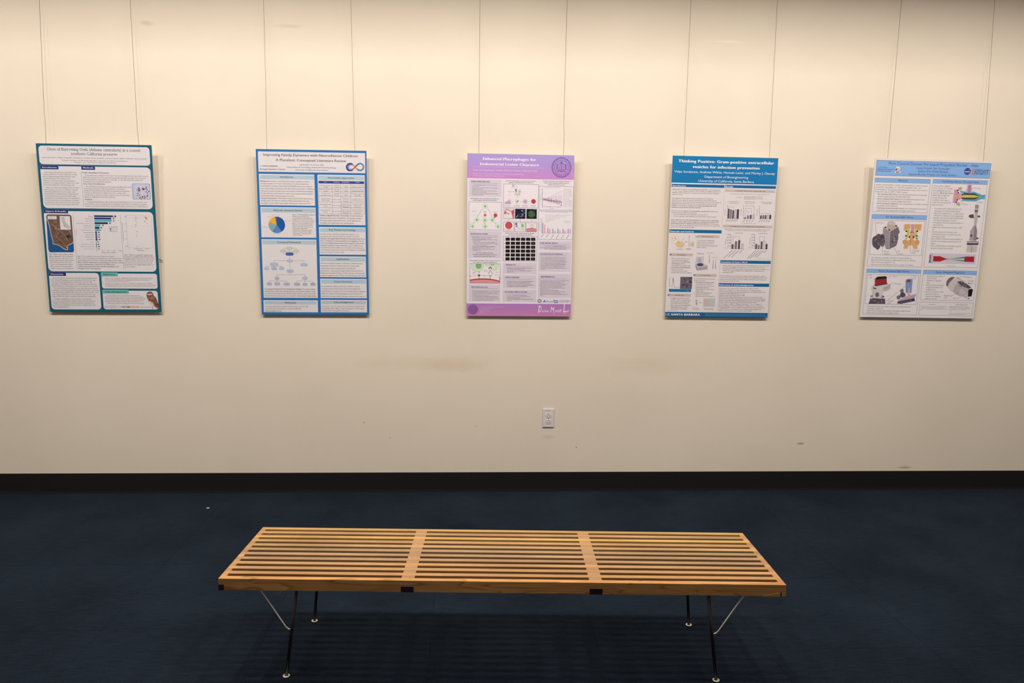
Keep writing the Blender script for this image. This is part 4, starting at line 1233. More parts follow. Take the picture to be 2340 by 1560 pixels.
q = p.part('tissue_picture', 'pink tissue drawing'); q.rect(A, 787, 1068, 971, 1250, (236, 226, 228), 2)
q.poly(A, [(925, 1110), (970, 1080), (970, 1250), (950, 1250), (935, 1180), (920, 1140)], (206, 108, 122), 3); q.line(A, [(800, 1170), (812, 1100), (845, 1080), (890, 1108), (930, 1112)], (206, 108, 122), 13, 4); blob(q, A, 818, 1140, 28, (200, 96, 112), 5, 41); q.circ(A, 872, 1162, 9, (70, 52, 58), 6); q.circ(A, 852, 1150, 12, (222, 150, 160), 5)
q.poly(A, [(935, 1120), (962, 1115), (958, 1170), (945, 1150)], (178, 66, 86), 5); q.frame(A, 787, 1068, 971, 1250, (90, 86, 120), 4, 7)
q = p.part('fluorescence_picture', 'dark picture with glowing cyan and violet dots'); q.rect(A, 990, 1070, 1173, 1250, (22, 16, 40), 2)
speckle(q, A, rect_fn(998, 1078, 1165, 1242), 16, [(110, 190, 206), (130, 110, 180), (86, 150, 180)], 4, 12, 3, 51); speckle(q, A, rect_fn(1060, 1165, 1130, 1215), 8, [(190, 150, 204), (206, 190, 220), (170, 110, 170)], 8, 16, 4, 52); q.circ(A, 1115, 1105, 12, (150, 206, 214), 4)
q = p.part('spheroid_picture', 'black picture with a green speckled ball'); q.rect(A, 1193, 1073, 1374, 1250, (14, 14, 24), 2); q.circ(A, 1283, 1165, 62, (58, 92, 52), 3); speckle(q, A, disc_fn(1283, 1165, 5, 58), 40, [(86, 130, 72), (40, 64, 40), (110, 150, 92)], 4, 12, 4, 53); q.line(A, [(1325, 1085), (1362, 1086)], (120, 120, 126), 8, 4)
for x in (877, 1080, 1282): p.sheet.arrow(A, (x, 1255), (x, 1292), (84, 76, 130), 4, 4, 14)
q = p.part('red_cell_picture', 'red round cell in a thin frame'); q.rect(A, 783, 1303, 971, 1480, (238, 231, 238), 2); q.frame(A, 783, 1303, 971, 1480, FR, 5, 3); q.circ(A, 877, 1368, 62, (150, 48, 58), 4, n=28); q.circ(A, 877, 1368, 56, (208, 78, 82), 5, n=28); q.line(A, [(790, 1445), (965, 1446)], (110, 100, 110), 4, 4); q.text(A, 842, 1465, 915, 1466, 'target cell', (190, 90, 96))
q = p.part('macrophage_picture', 'green cell with a violet protein in a thin frame'); q.rect(A, 985, 1305, 1174, 1480, (238, 231, 238), 2); q.frame(A, 985, 1305, 1174, 1480, FR, 5, 3); speckle(q, A, rect_fn(1003, 1318, 1030, 1395), 18, [(82, 62, 130), (104, 84, 156)], 6, 13, 4, 61); q.poly(A, [(1070, 1315), (1160, 1318), (1165, 1430), (1120, 1440), (1085, 1425), (1095, 1370)], (206, 226, 200), 4); q.circ(A, 1120, 1370, 22, (146, 190, 134), 5, 28); q.arrow(A, (1025, 1400), (1075, 1422), TXT, 5, 6); q.text(A, 1000, 1450, 1160, 1452, 'enhanced macrophage', (130, 150, 126))
q = p.part('antibody_picture', 'red membrane with an antibody in a thin frame'); q.rect(A, 1187, 1307, 1372, 1482, (238, 231, 238), 2); q.poly(A, [(1190, 1430), (1235, 1420), (1320, 1420), (1370, 1432), (1370, 1480), (1190, 1480)], (224, 140, 146), 3); q.line(A, [(1190, 1430), (1235, 1420), (1320, 1420), (1370, 1432)], (190, 70, 80), 7, 4); q.line(A, [(1250, 1395), (1288, 1350), (1325, 1395)], (170, 190, 168), 9, 5); q.line(A, [(1215, 1315), (1260, 1345), (1288, 1335), (1320, 1348), (1360, 1318)], (176, 200, 170), 6, 4); q.line(A, [(1270, 1402), (1290, 1415), (1310, 1402)], TXT, 7, 6); q.text(A, 1215, 1455, 1345, 1457, 'spheroid membrane', (176, 60, 70)); q.frame(A, 1187, 1307, 1372, 1482, FR, 5, 7)
q = p.part('image_grid', 'grid of black microscope pictures')
t = q.sub('caption_text'); t.text(B, 880, 532, 1425, 537, 'Hyperactive protein enhanced macrophages', TXT, bold=True); t.text(B, 937, 565, 1378, 569, 'decrease endometrial spheroid size', TXT, bold=True)
q.rect(B, 832, 582, 1473, 1063, (236, 229, 236), 2); q.frame(B, 832, 582, 1473, 1063, FR, 5, 3)
rng = random.Random(77)
for j, y in enumerate((612, 689, 763, 838, 913, 987)):
    for i, x in enumerate((879, 978, 1074, 1171, 1268, 1364)):
        x -= j * .8
        q.rect(B, x, y, x + 82, y + 60, (10, 8, 10), 4)
        q.circ(B, x + 41, y + 30, 9 if i == 5 else 6, (168, 74, 66) if i == 5 else (34, 30, 30), 5, n=8)
        if j == 0: q.text(B, x + 20, 602, x + 62, 603, 'protein', GREY)
    q.turned(B, 858 - j, y + 50, y + 20, 'day', GREY)
q = pan3('results_panel', C, 830, 88, 1465, 302, 'RESULTS', 890, 139, 1065, 160, 1380)
q.sub('body_text').block(C, (880, 193), (882, 267), 1368, '•  *Macrophages with phagocytic ability decrease size|    of endometrial epithelial spheroids|•  Hyperactive proteins *1-3, and 4 further decrease|    *spheroid size', TXT)
q = pan3('discussion_panel', C, 826, 322, 1460, 582, 'DISCUSSION', 878, 378, 1132, 402, 1378)
q.sub('body_text').block(C, (878, 441), (880, 541), 1412, '•  Macrophages appear to perform *antibody-dependent|    *engulfment of endometrial epithelial spheroids|•  Hyperactive protein enhanced macrophages show|    increased levels of engulfment highlighting *potential for|    *macrophage endometriosis therapeutics', TXT)
q = pan3('future_panel', C, 822, 602, 1456, 836, 'FUTURE DIRECTIONS', 868, 654, 1286, 668, 1370)
q.sub('body_text').block(C, (880, 710), (882, 810), 1385, '•  Continue to *monoclonal survival assays|•  Test other methods of macrophage targeting via|    *chimeric antigen receptors|•  Create more *complicated* and *physiologically similar|    spheroids', TXT)

q = p.part('line_chart', 'purple and red line chart')
t = q.sub('caption_text')
t.text(A, 1490, 580, 1965, 588, 'Protein-enhanced macrophages decrease', TXT, bold=True); t.text(A, 1505, 611, 1950, 619, 'endometrial epithelial spheroid size in', TXT, bold=True); t.text(A, 1575, 642, 1880, 650, 'αCD47-dependent manner', TXT, bold=True)
q.rect(A, 1422, 665, 2026, 1097, (238, 231, 238), 2); q.frame(A, 1422, 665, 2026, 1097, FR, 5, 3)
q.line(A, [(1478, 712), (1475, 1050)], GREY, 5, 4); q.line(A, [(1475, 1030), (1830, 1034)], GREY, 4, 4)
for y in (712, 805, 895, 985): q.line(A, [(1458, y), (1476, y)], GREY, 4, 4)
for x in (1615, 1760): q.line(A, [(x, 1032), (x, 1055)], GREY, 4, 4)
rng = random.Random(5)
for k in range(12):
    x = 1497 + k * 29
    q.line(A, [(x, 885 - rng.random() * 20 + k * 4), (x, 925 + k * 4)], (84, 64, 130), 9, 6)
    if k > 2: q.line(A, [(x + 4, 860 - k * 3), (x + 4, 900)], (140, 130, 176), 4, 5); q.line(A, [(x - 3, 905 + k * 3), (x - 3, 935 + k * 6)], (196, 92, 106), 6, 5)
    if k > 4: q.line(A, [(x, 850 - (k - 4) * 14), (x, 868 - (k - 4) * 13)], (176, 170, 200), 4, 5)
q.line(A, [(1490, 900), (1815, 950)], (90, 70, 140), 7, 7); q.line(A, [(1490, 905), (1650, 930), (1815, 1004)], (206, 96, 108), 6, 6); q.line(A, [(1490, 895), (1620, 862), (1815, 752)], (190, 184, 206), 3, 5); q.line(A, [(1490, 895), (1640, 880), (1815, 822)], (206, 200, 216), 3, 5)
q.circ(A, 1815, 1004, 9, (96, 62, 66), 8, n=10)
t = q.sub('label_text'); t.text(A, 1515, 692, 1792, 696, 'Normalized Spheroid Volume Over Time', TXT); q.sub('axis_text').text(A, 1610, 1070, 1678, 1071, 'Time (days)', TXT, bold=True); q.sub('axis_text').turned(A, 1446, 945, 808, 'Normalized Volume', TXT)
for y0, hd in ((722, 'Without αCD47'), (893, 'With αCD47')):
    t = q.sub('chart_legend'); t.text(A, 1857, y0, 1857 + 10 * len(hd), y0 + 2, hd, TXT)
    for j in range(6): t.text(A, 1880, y0 + 22 + j * 22, 2002, y0 + 25 + j * 22, 'Protein %d macrophages' % (j + 1), TXT); q.line(A, [(1857, y0 + 17 + j * 22), (1870, y0 + 17 + j * 22)], GREY, 5, 5)
q = p.part('bar_chart', 'blue and pink paired bar chart')
q.rect(B, 1508, 100, 2158, 650, (238, 231, 238), 2); q.frame(B, 1508, 100, 2158, 650, FR, 5, 3)
for i, (x, h1, x2, h2) in enumerate(((1577, 335, 1615, 370), (1675, 432, 1711, 450), (1771, 447, 1808, 485), (1868, 443, 1905, 478), (1966, 447, 2001, 483), (2063, 445, 2102, 450))):
    q.vbar(B, x, h1, x + 21, 520, (160, 166, 200), 4); q.vbar(B, x2, h2, x2 + 21, 520, (230, 158, 192), 4)
    q.line(B, [(x + 10, h1 - 22), (x + 10, h1 + 20)], (110, 108, 140), 3, 5); q.line(B, [(x2 + 10, h2 - 20), (x2 + 10, h2 + 15)], (160, 100, 130), 3, 5)
    q.line(B, [(x + 27, 545), (x - 26, 600 + (30 if i > 1 else 0))], (112, 106, 114), 8, 5)
q.line(B, [(1562, 522), (2125, 524)], GREY, 4, 5); q.line(B, [(1568, 258), (1562, 522)], GREY, 4, 5)
for y in (262, 315, 367, 418, 470): q.line(B, [(1545, y), (1566, y)], GREY, 4, 5)
for y, x in ((178, 2120), (209, 2020), (239, 1920), (270, 1825), (301, 1722)): q.line(B, [(1632, y), (x, y + 3)], (130, 124, 132), 3, 5); q.text(B, (1632 + x) / 2 - 15, y - 4, (1632 + x) / 2 + 15, y - 4, '****', TXT)
t = q.sub('label_text'); t.text(B, 1648, 124, 2068, 128, 'Spheroid Area Normalized to Unstimulated Macrophages', TXT); q.sub('axis_text').turned(B, 1532, 460, 320, 'Normalized Area', TXT); t = q.sub('chart_legend'); t.text(B, 1995, 300, 2112, 302, 'unstained spheroid', TXT); t.text(B, 1995, 323, 2092, 325, 'αCD47 spheroid', TXT)
q = pan3('more_info_panel', B, 1510, 678, 2130, 846, 'FOR MORE INFO!', 1540, 726, 1872, 745, 2100)
q.sub('body_text').block(B, (1545, 775), (1545, 828), 2095, 'Please contact: *emilykugelmann@ucsb.edu|More information about this project and related research is|available at *https://denisemontell.lab.ucsb.edu', TXT, align='C')
q = pan3('acknowledgments_panel', B, 1508, 880, 2118, 1260, 'ACKNOWLEDGMENTS', 1540, 934, 1968, 948, 2040)
q.sub('body_text').block(B, (1548, 990), (1548, 1218), 2052, 'Thank you to *Dr. Denise J. Montell* and my graduate|mentor *Hadley Hanson* for their unwavering support,|guidance, and training throughout my undergraduate|career. Thank you to the entire *Denise Montell Lab* for|their continuous support and encouragement. Thank|you to the *Henry and Samar Surani Undergraduate|*Research Fund* for generously funding this research.|Lastly, a huge thank you to *URCA* for funding this|presentation and supporting undergraduate researchers|at UCSB.', TXT)
q = pan3('references_panel', C, 1505, 298, 2112, 752, 'REFERENCES', 1555, 364, 1812, 380, 2050)
q.sub('body_text').block(C, (1512, 420), (1516, 716), 2088, '1.  Q. J. Chen, K. N. Pei, Huang, Y. & M. Gao, G. Liang, et al. Rotem, R.|     (2021). Macrophage-associated immune checkpoint CD47|     blocking ameliorates endometriosis. Molecular Human|     Reproduction, 28(1). https://doi.org/10.1093/molehr/gaac010|2.  Hogg, C., Horne, A., & Greaves, E. (2020). Macrophages in|     endometriosis: key roles and emerging therapeutic|     opportunities in women’s health. Reproductive Biology and|     Endocrinology, 18(1).|     https://doi.org/10.1186/s12958-020-00637-0|3.  World Health Organization. (2023). Endometriosis. World|     Health Organization; World Health Organization.|     https://www.who.int/news-room/fact-sheets/detail/endometriosis|     events', TXT)
q = p.part('sponsor_logos')
q.ring(C, 1525, 813, 37, 12, (44, 76, 140), 4); q.circ(C, 1525, 813, 14, (96, 130, 180), 4); q.line(C, [(1535, 790), (1515, 835)], (236, 230, 236), 5, 5)
q.poly(C, [(1588, 836), (1618, 792), (1655, 836)], (52, 92, 168), 4); q.poly(C, [(1605, 825), (1632, 812), (1660, 836), (1610, 836)], (108, 150, 206), 5)
q.text(C, 1662, 836, 1782, 838, 'Prism', (96, 78, 70), bold=True, heavy=.5); q.text(C, 1797, 824, 1882, 825, 'bio', (40, 74, 146), bold=True, heavy=2.5, hs=1.05); q.rect(C, 1797, 836, 1882, 850, (58, 96, 160), 4)
q.block(C, (1905, 802), (1905, 844), 2105, 'UC SANTA BARBARA|*Undergraduate Research|& Creative Activities', TXT)
q = p.part('footer_band', 'purple to pink footer band')
a = q.L(C, 135, 863)
G2 = gradient_ink('footer_blend', [(206, 132, 182), (190, 128, 194), (182, 126, 196)], 0, a[1])
q.lrect(-p.w / 2, p.w / 2, 0, a[1], G2, 1)
seal(q.sub('university_seal', 'small round dark purple seal'), C, 257, 977, 93, (88, 56, 130), (160, 106, 176))
t = q.sub('address_text'); t.block(C, (380, 934), (380, 1040), 852, 'University of California, Santa Barbara|Dr. Denise Montell|Santa Barbara,|California 93106|(805) 893', (232, 196, 228))
t = q.sub('lab_signature', 'white handwritten lab name')
for w_, x0, x1, h_ in (('D', 1500, 1560, 2.6), ('enise', 1572, 1700, 1.25), ('M', 1735, 1805, 2.0), ('ontell', 1815, 1945, 1.9), ('L', 1978, 2032, 2.6), ('ab', 2035, 2085, 1.5)): t.text(C, x0, 1025, x1, 1025, w_, (246, 232, 244), hs=h_, shear=.18, res=3, bold=True, heavy=.2)
t.line(C, [(1493, 925), (1545, 915)], (246, 232, 244), 5, 8); t.line(C, [(1505, 1055), (1530, 915)], (246, 232, 244), 5, 8); t.line(C, [(1978, 1045), (2030, 1050)], (246, 232, 244), 7, 8); t.line(C, [(1795, 1060), (1780, 960)], (246, 232, 244), 4, 8)
p.finish()
P3 = p

# ================================================================== poster: extracellular vesicles
p = Poster((1.5075, 1.9751, .6158, .9205, .0363, .0001), 'white poster about bacterial vesicles with a solid deep blue header and grey bar charts', (230, 223, 226), [(1537.2, 357.2), (1779.9, 359.7), (1518.7, 723.8), (1751.4, 724.5)])
A, B, C = Crop(1510, 345, 7.8), Crop(1510, 470, 8.069), Crop(1510, 590, 8.069)
BLU, BAR, TAN, TXT, W_ = (8, 122, 184), (10, 104, 160), (206, 188, 184), (82, 74, 80), (240, 240, 246)
q = p.part('header_band', 'deep blue header band')
b = q.L(A, 2067, 597); q.lrect(-p.w / 2, p.w / 2, b[1], p.h, BLU, 1)
t = q.sub('title_text')
t.text(A, 315, 215, 2025, 228, 'Thinking Positive: Gram-positive extracellular', W_, bold=True, heavy=1.5, res=3, hs=1.02)
t.text(A, 567, 315, 1760, 323, 'vesicles for infection prevention', W_, bold=True, heavy=1.5, res=3, hs=1.02)
t = q.sub('author_text')
t.text(A, 240, 402, 2040, 412, 'Vidya Sundaram, Andrew White, Hannah Levin, and Marley J. Dewey', W_, res=3, hs=1.1)
t.text(A, 780, 487, 1558, 492, 'Department of Bioengineering', W_, res=3, hs=1.1); t.text(A, 667, 561, 1660, 568, 'University of California, Santa Barbara', W_, res=3, hs=1.1)
p.sheet.line(A, [(1133, 612), (1080, 1480)], (206, 176, 176), 4, 2); p.sheet.line(C, [(1085, 0), (1025, 985)], (206, 176, 176), 4, 2)


def bar4(q, D, x0, y0, x1, y1, s_, tx0, ty, tx1):
    t = q.sub('heading_bar'); t.rect(D, x0, y0, x1, y1, BAR, 3); t.text(D, tx0, ty, tx1, ty + 2, s_, W_, bold=True, heavy=1.4)


def tan4(q, D, x0, y0, x1, y1, s_, tx0, ty, tx1, num=None):
    t = q.sub('subheading_bar'); t.rect(D, x0, y0, x1, y1, TAN, 3); t.text(D, tx0, ty, tx1, ty + 1, s_, (96, 74, 76), bold=True)
    if num:
        t.circ(D, num[0], num[1], 17, (34, 88, 158), 4); t.text(D, num[0] - 5, num[1] + 8, num[0] + 5, num[1] + 8, num[2], W_, bold=True)


q = p.part('introduction_section'); bar4(q, A, 195, 603, 1127, 663, 'Introduction', 212, 645, 440)
q.sub('body_text').block(A, (205, 703), (172, 1378), 1100, ['*Rising rates of cancer and musculoskeletal disorders* are driving demand', 'for bone repair implants. However, these implants are highly susceptible to', '*infection*, often forcing their premature removal and severely disrupting', 'patient recovery.', '', '*Two-thirds* of implant-associated bone infections are caused by', 'Staphylococcus aureus (S. aureus) and Staphylococcus epidermidis (S.', 'epidermidis) [1]. These gram-positive (possessing a thick cell wall) species of', '*bacteria* live natively on the skin and can form robust structures called', '*biofilms* on the surfaces of implants that *effectively shield them from', '*antibiotics and the host’s immune response.', '', 'Previous research suggests that *extracellular vesicles (EVs)*, lipid-bound', 'nanoparticles naturally secreted by cells', '•    Possess antibacterial and antibiofilm properties [2, 3]', '•    Can be “hijacked” with antibiotics to aid the body’s defense system', '', '*These effects are not well-characterized in S. aureus and S. epidermidis.', '*Doing so could provide critical insight into optimizing the design of EV-', '*based therapeutics for implant-associated bone infections.* This research', 'aims to shed light on the biological properties of S. aureus and S. epidermidis-', 'derived EVs to help address this gap.'], TXT)
q = p.part('results_section'); bar4(q, A, 1142, 609, 2053, 668, 'Results', 1152, 651, 1290)
tan4(q, A, 1147, 686, 2040, 741, '1. Dosing S. aureus and S. epidermidis cells', 1328, 720, 1865)
t = q.sub('body_text')
t.text(A, 1228, 773, 1938, 776, 'EV treatment showed significant effects on both S. aureus and S. epidermidis cells.', TXT)
t.text(A, 1340, 833, 1450, 834, 'Fold change =', TXT); t.text(A, 1478, 816, 1815, 818, 'Optical density at 600 nm (t = 18 hours)', TXT); t.line(A, [(1478, 832), (1820, 834)], TXT, 3, 8); t.text(A, 1478, 860, 1808, 862, 'Optical density at 600 nm (t = 0 hours)', TXT)
for x0, x1, w1, w2 in ((1190, 1402, 'S. aureus liquid EVs on', 'S. epidermidis cells'), (1485, 1685, 'S. epidermidis biofilm', 'EVs on S. aureus cells'), (1778, 1990, 'S. aureus liquid EVs on', 'S. aureus cells')):
    t.text(A, x0, 911, x1, 912, w1, TXT); t.text(A, x0 + 18, 938, x1 - 18, 939, w2, TXT)
t = q.sub('axis_title')
t.text(A, 1445, 1300, 1695, 1301, 'EV dosage (bacteria/mL on EVs)', TXT)
DKB, MDB, LTB, VDB = (92, 82, 96), (128, 116, 128), (214, 206, 212), (70, 56, 70)
def chart4(q, D, ax, top, base, xr, bars, labs, brk=(), ticks=5):
    t = q.sub('bar_chart')
    t.line(D, [(ax + 3, top), (ax, base), (xr, base + 2)], GREY, 4, 4)
    for k in range(ticks): yy = top + (base - top) * k / (ticks - 1); t.line(D, [(ax - 14, yy), (ax + 2, yy)], GREY, 3, 4)
    for x0, x1, y, cc in bars:
        t.vbar(D, x0, y, x1, base, cc, 4)
        if cc == LTB: t.vbar(D, x0, y, x1, base, GREY, 4); t.vbar(D, x0 + 4, y + 4, x1 - 4, base, LTB, 5)
        xm = (x0 + x1) / 2; t.line(D, [(xm, y - 10), (xm, y + 8)], GREY, 4, 5)
    for x0, y0, x1, y1 in labs: t.line(D, [(x0, y0), (x1, y1)], (112, 104, 112), 7, 5)
    for L_ in brk: t.line(D, L_, GREY, 3, 5)
    return t
chart4(q, A, 1185, 975, 1207, 1392, [(1190, 1222, 1035, DKB), (1230, 1262, 1048, MDB), (1270, 1302, 1062, DKB), (1312, 1345, 1050, LTB), (1352, 1388, 1043, VDB)], [(1200 + 41 * k, 1222, 1160 + 41 * k, 1262) for k in range(5)], [[(1213, 1020), (1213, 1000), (1298, 1002), (1298, 1048)]])
chart4(q, A, 1473, 975, 1207, 1672, [(1483, 1514, 1186, DKB), (1533, 1567, 1150, MDB), (1583, 1617, 1140, DKB), (1635, 1668, 1135, LTB)], [(1497 + 51 * k, 1225, 1458 + 51 * k, 1265) for k in range(4)], [[(1503, 1180), (1507, 1070), (1557, 1072), (1555, 1130)], [(1510, 1050), (1510, 1025), (1612, 1028), (1608, 1120)], [(1510, 1000), (1513, 978), (1665, 980), (1660, 1120)]])
chart4(q, A, 1757, 975, 1207, 1970, [(1769, 1800, 1147, DKB), (1810, 1841, 1142, MDB), (1850, 1881, 1140, DKB), (1894, 1925, 1138, LTB), (1934, 1966, 1137, VDB)], [(1780 + 42 * k, 1225, 1740 + 42 * k, 1268) for k in range(5)], [[(1785, 1130), (1787, 1108), (1958, 1110), (1955, 1128)]])
for x in (1142, 1430, 1716): t.turned(A, x, 1150, 1035, 'Fold change', TXT)
tan4(q, A, 1106, 1322, 1982, 1374, '2. Dosing human mesenchymal stem cells (hMSCs)', 1225, 1355, 1852)
t = q.sub('body_text')
t.text(A, 1127, 1402, 1950, 1406, 'hMSC proliferation was measured three days after cells were dosed. Significant differences were', TXT); t.text(A, 1175, 1426, 1895, 1429, 'observed between EV types but not between the control and experimental conditions.', TXT)
t = q.sub('chart_title'); t.text(B, 1348, 514, 1508, 515, 'S. aureus EV Dosed', TXT, bold=True); t = q.sub('chart_title'); t.text(B, 1797, 514, 1955, 515, 'S. epi EV Dosed', TXT, bold=True); t = q.sub('footnote_text'); t.text(B, 1780, 985, 2005, 987, '*p<0.05  **p<0.01  ***p<0.001', (150, 110, 110))
chart4(q, B, 1285, 535, 800, 1530, [(1297, 1335, 715, DKB), (1357, 1398, 660, MDB), (1417, 1457, 640, DKB), (1478, 1518, 708, LTB)], [(1312, 825, 1150, 975), (1372, 825, 1240, 945), (1430, 825, 1292, 955), (1492, 825, 1440, 875)], [[(1325, 690), (1328, 575), (1447, 577), (1445, 605)], [(1440, 605), (1440, 645)], [(1498, 672), (1498, 720)]], 6)
chart4(q, B, 1725, 530, 797, 1970, [(1736, 1770, 706, DKB), (1784, 1815, 722, MDB), (1834, 1868, 658, DKB), (1882, 1917, 648, LTB), (1927, 1960, 703, VDB)], [(1748, 825, 1585, 972), (1792, 825, 1625, 980), (1840, 825, 1710, 945), (1888, 825, 1752, 948), (1942, 822, 1890, 870)], [[(1806, 690), (1812, 562), (1908, 565), (1906, 600)], [(1905, 595), (1902, 640)], [(1945, 670), (1945, 710)]], 6)
for k in range(5):
    t.text(B, 1215, 543 + 52 * k, 1278, 544 + 52 * k, '%d0000' % (10 - 2 * k), TXT); t.text(B, 1660, 538 + 52 * k, 1722, 539 + 52 * k, '%d0000' % (10 - 2 * k), TXT)
t.turned(B, 1190, 725, 610, 'Cell Count', TXT); t.turned(B, 1637, 720, 605, 'Cell Count', TXT)
t.text(B, 1155, 783, 1255, 784, 'Starting density', (150, 120, 120)); t.text(B, 1598, 778, 1700, 779, 'Starting density', (150, 120, 120))

q = p.part('methods_section'); bar4(q, B, 158, 453, 1112, 519, 'Materials and methods', 172, 501, 605)
t = q.sub('culture_drawing', 'petri dish and flask drawing')
t.circ(B, 253, 630, 75, (226, 206, 172), 3, n=24); t.circ(B, 253, 630, 69, (238, 224, 212), 4, n=24); speckle(t, B, disc_fn(253, 630, 10, 52), 10, [(222, 156, 104), (206, 140, 96), (176, 160, 160)], 6, 16, 5, 71)
t.poly(B, [(290, 690), (330, 665), (345, 700), (300, 725)], (222, 190, 112), 5); t.circ(B, 352, 728, 80, (206, 180, 130), 3, 54, 24); t.circ(B, 352, 722, 72, (226, 206, 160), 4, 46, 24); speckle(t, B, disc_fn(352, 724, 5, 44), 14, [(214, 180, 120), (200, 168, 110)], 4, 9, 5, 72)
t.line(B, [(375, 668), (425, 605)], (150, 140, 140), 4, 5); t.arrow(B, (437, 682), (487, 682), TXT, 5, 5, 14); t.line(B, [(519, 572), (517, 640), (512, 770)], (150, 144, 150), 7, 5); t.line(B, [(519, 565), (519, 590)], (84, 78, 84), 8, 6)
t.rect(B, 538, 690, 605, 768, (236, 206, 172), 4, .004); t.ring(B, 570, 722, 40, 6, (222, 180, 150), 5); speckle(t, B, disc_fn(570, 722, 0, 30), 7, [(222, 150, 104)], 6, 11, 6, 73)
t = q.sub('label_text')
t.text(B, 298, 808, 390, 809, 'Colonies on', GREY); t.text(B, 272, 824, 418, 825, 'selective plate culture', GREY); t = q.sub('label_text'); t.text(B, 455, 808, 550, 809, 'Inoculated', GREY); t.text(B, 458, 824, 548, 825, 'in medium', GREY); t = q.sub('label_text'); t.text(B, 560, 675, 598, 675, 'shake', (190, 140, 130))
t = q.sub('label_text')
t.text(B, 655, 892, 797, 893, 'Differential spin', GREY); t.text(B, 672, 908, 780, 909, 'at 4000 x g', GREY); t = q.sub('label_text'); t.text(B, 838, 882, 962, 883, 'Concentrated', GREY); t = q.sub('label_text'); t.text(B, 945, 966, 1038, 967, 'Purified EVs', GREY)
tan4(q, B, 668, 552, 1073, 606, 'Bacterial growth', 760, 586, 962, (655, 578, '1'))
t = q.sub('body_text'); t.block(B, (660, 655), (655, 788), 1040, 'S. aureus and S. epidermidis|were incubated separately in|growth medium at 37°C to|produce liquid (free-floating) and|biofilm cultures.', TXT)
t = q.sub('body_text')
tan4(q, B, 190, 890, 583, 945, 'EV isolation', 300, 926, 452, (177, 916, '2'))
t.block(B, (160, 992), (158, 1254), 575, '•   EVs were separated from other|     cell components (organelles,|     large vesicles) using *differential|     *centrifugation*, filtered,|     concentrated, and purified using|     *size exclusion chromatography|•   They were tested for|     contamination before being|     stored at -80°C for future analyses', TXT)
t = q.sub('centrifuge_drawing', 'grey centrifuge drawing with an open lid')
t.poly(B, [(648, 952), (792, 948), (770, 1068), (634, 1062)], (196, 186, 194), 4); t.poly(B, [(658, 960), (780, 957), (762, 1055), (645, 1052)], (210, 202, 208), 5); t.circ(B, 708, 1010, 42, (186, 180, 196), 6, n=24); t.circ(B, 710, 1014, 8, (150, 144, 160), 7)
t.poly(B, [(632, 1072), (760, 1048), (856, 1112), (664, 1150)], (206, 196, 202), 4); t.poly(B, [(632, 1072), (664, 1150), (660, 1206), (634, 1145)], (150, 140, 156), 4); t.poly(B, [(664, 1150), (856, 1112), (852, 1182), (660, 1206)], (176, 164, 178), 4); t.line(B, [(668, 1175), (760, 1172), (850, 1140)], (146, 134, 150), 6, 5)
t.circ(B, 718, 1096, 64, (108, 106, 134), 5, 30, 24); t.circ(B, 718, 1098, 54, (70, 72, 104), 6, 23, 24)
for x0, y0, x1, y1 in ((893, 915, 886, 1068), (962, 1010, 951, 1168), (1006, 1010, 996, 1168)): t.line(B, [(x0, y0), (x1, y1)], (150, 144, 150), 12, 4); t.line(B, [(x0, y0 + 10), ((x0 + x1) / 2, (y0 + y1) / 2)], (206, 198, 204), 6, 5)
t.circ(B, 1000, 1130, 6, (206, 150, 120), 6, n=8)
tan4(q, C, 628, 297, 1017, 351, 'EV Verification', 720, 330, 905, (612, 320, '3'))
t = q.sub('body_text'); t.block(C, (608, 396), (605, 714), 1003, 'To ensure that EVs were properly|isolated from cells:|•   *Nanoparticle tracking analysis|     was performed to measure|     particle size and concentration|•   *Transmission electron|     *microscopy* was used to assess|     sample purity|•   A *micro bicinchoninic acid|     *assay* was conducted to|     determine protein concentration', TXT)
t = q.sub('peak_chart', 'red peak chart'); t.line(C, [(165, 362), (155, 540)], GREY, 4, 4); t.line(C, [(232, 545), (335, 548)], GREY, 4, 4)
for k in range(6): t.line(C, [(150, 375 + 31 * k), (162, 375 + 31 * k)], GREY, 4, 4)
t.line(C, [(188, 542), (203, 522), (214, 430), (222, 368), (228, 440), (234, 465), (240, 542)], (176, 70, 84), 5, 5); t.line(C, [(222, 375), (228, 450)], (150, 50, 66), 9, 6)
t = q.sub('micrograph', 'grey electron micrograph'); t.rect(C, 357, 352, 562, 574, (112, 100, 116), 4); speckle(t, C, rect_fn(368, 362, 550, 562), 60, [(96, 84, 100), (128, 116, 130), (104, 92, 112), (86, 76, 92)], 8, 24, 5, 81); t.poly(C, [(474, 450), (495, 418), (502, 425), (484, 455)], (214, 206, 212), 6); t.circ(C, 505, 528, 10, (168, 130, 140), 6)
t.rect(C, 147, 574, 549, 629, (14, 112, 172), 7); t.text(C, 160, 592, 520, 594, 'Particle size distribution and image of EVs', (110, 170, 210)); t.text(C, 470, 612, 510, 613, '100 nm', W_)
tan4(q, C, 152, 661, 545, 716, 'Dosing cells', 262, 697, 418, (137, 688, '4'))
t = q.sub('body_text'); t.block(C, (140, 752), (132, 944), 552, '•   A *single* dose of EVs (1e+08,|     1e+07, 1e+09, or 1e+010) was|     administered to bacterial and|     mammalian cells in triplicate|•   Cell proliferation was quantified|     using absorbances at cell or|     assay-specific wavelengths', TXT); t.text(C, 110, 974, 293, 975, '*figures made in BioRender', (130, 80, 80))
t = q.sub('assay_drawing', 'tube and well plate drawing')
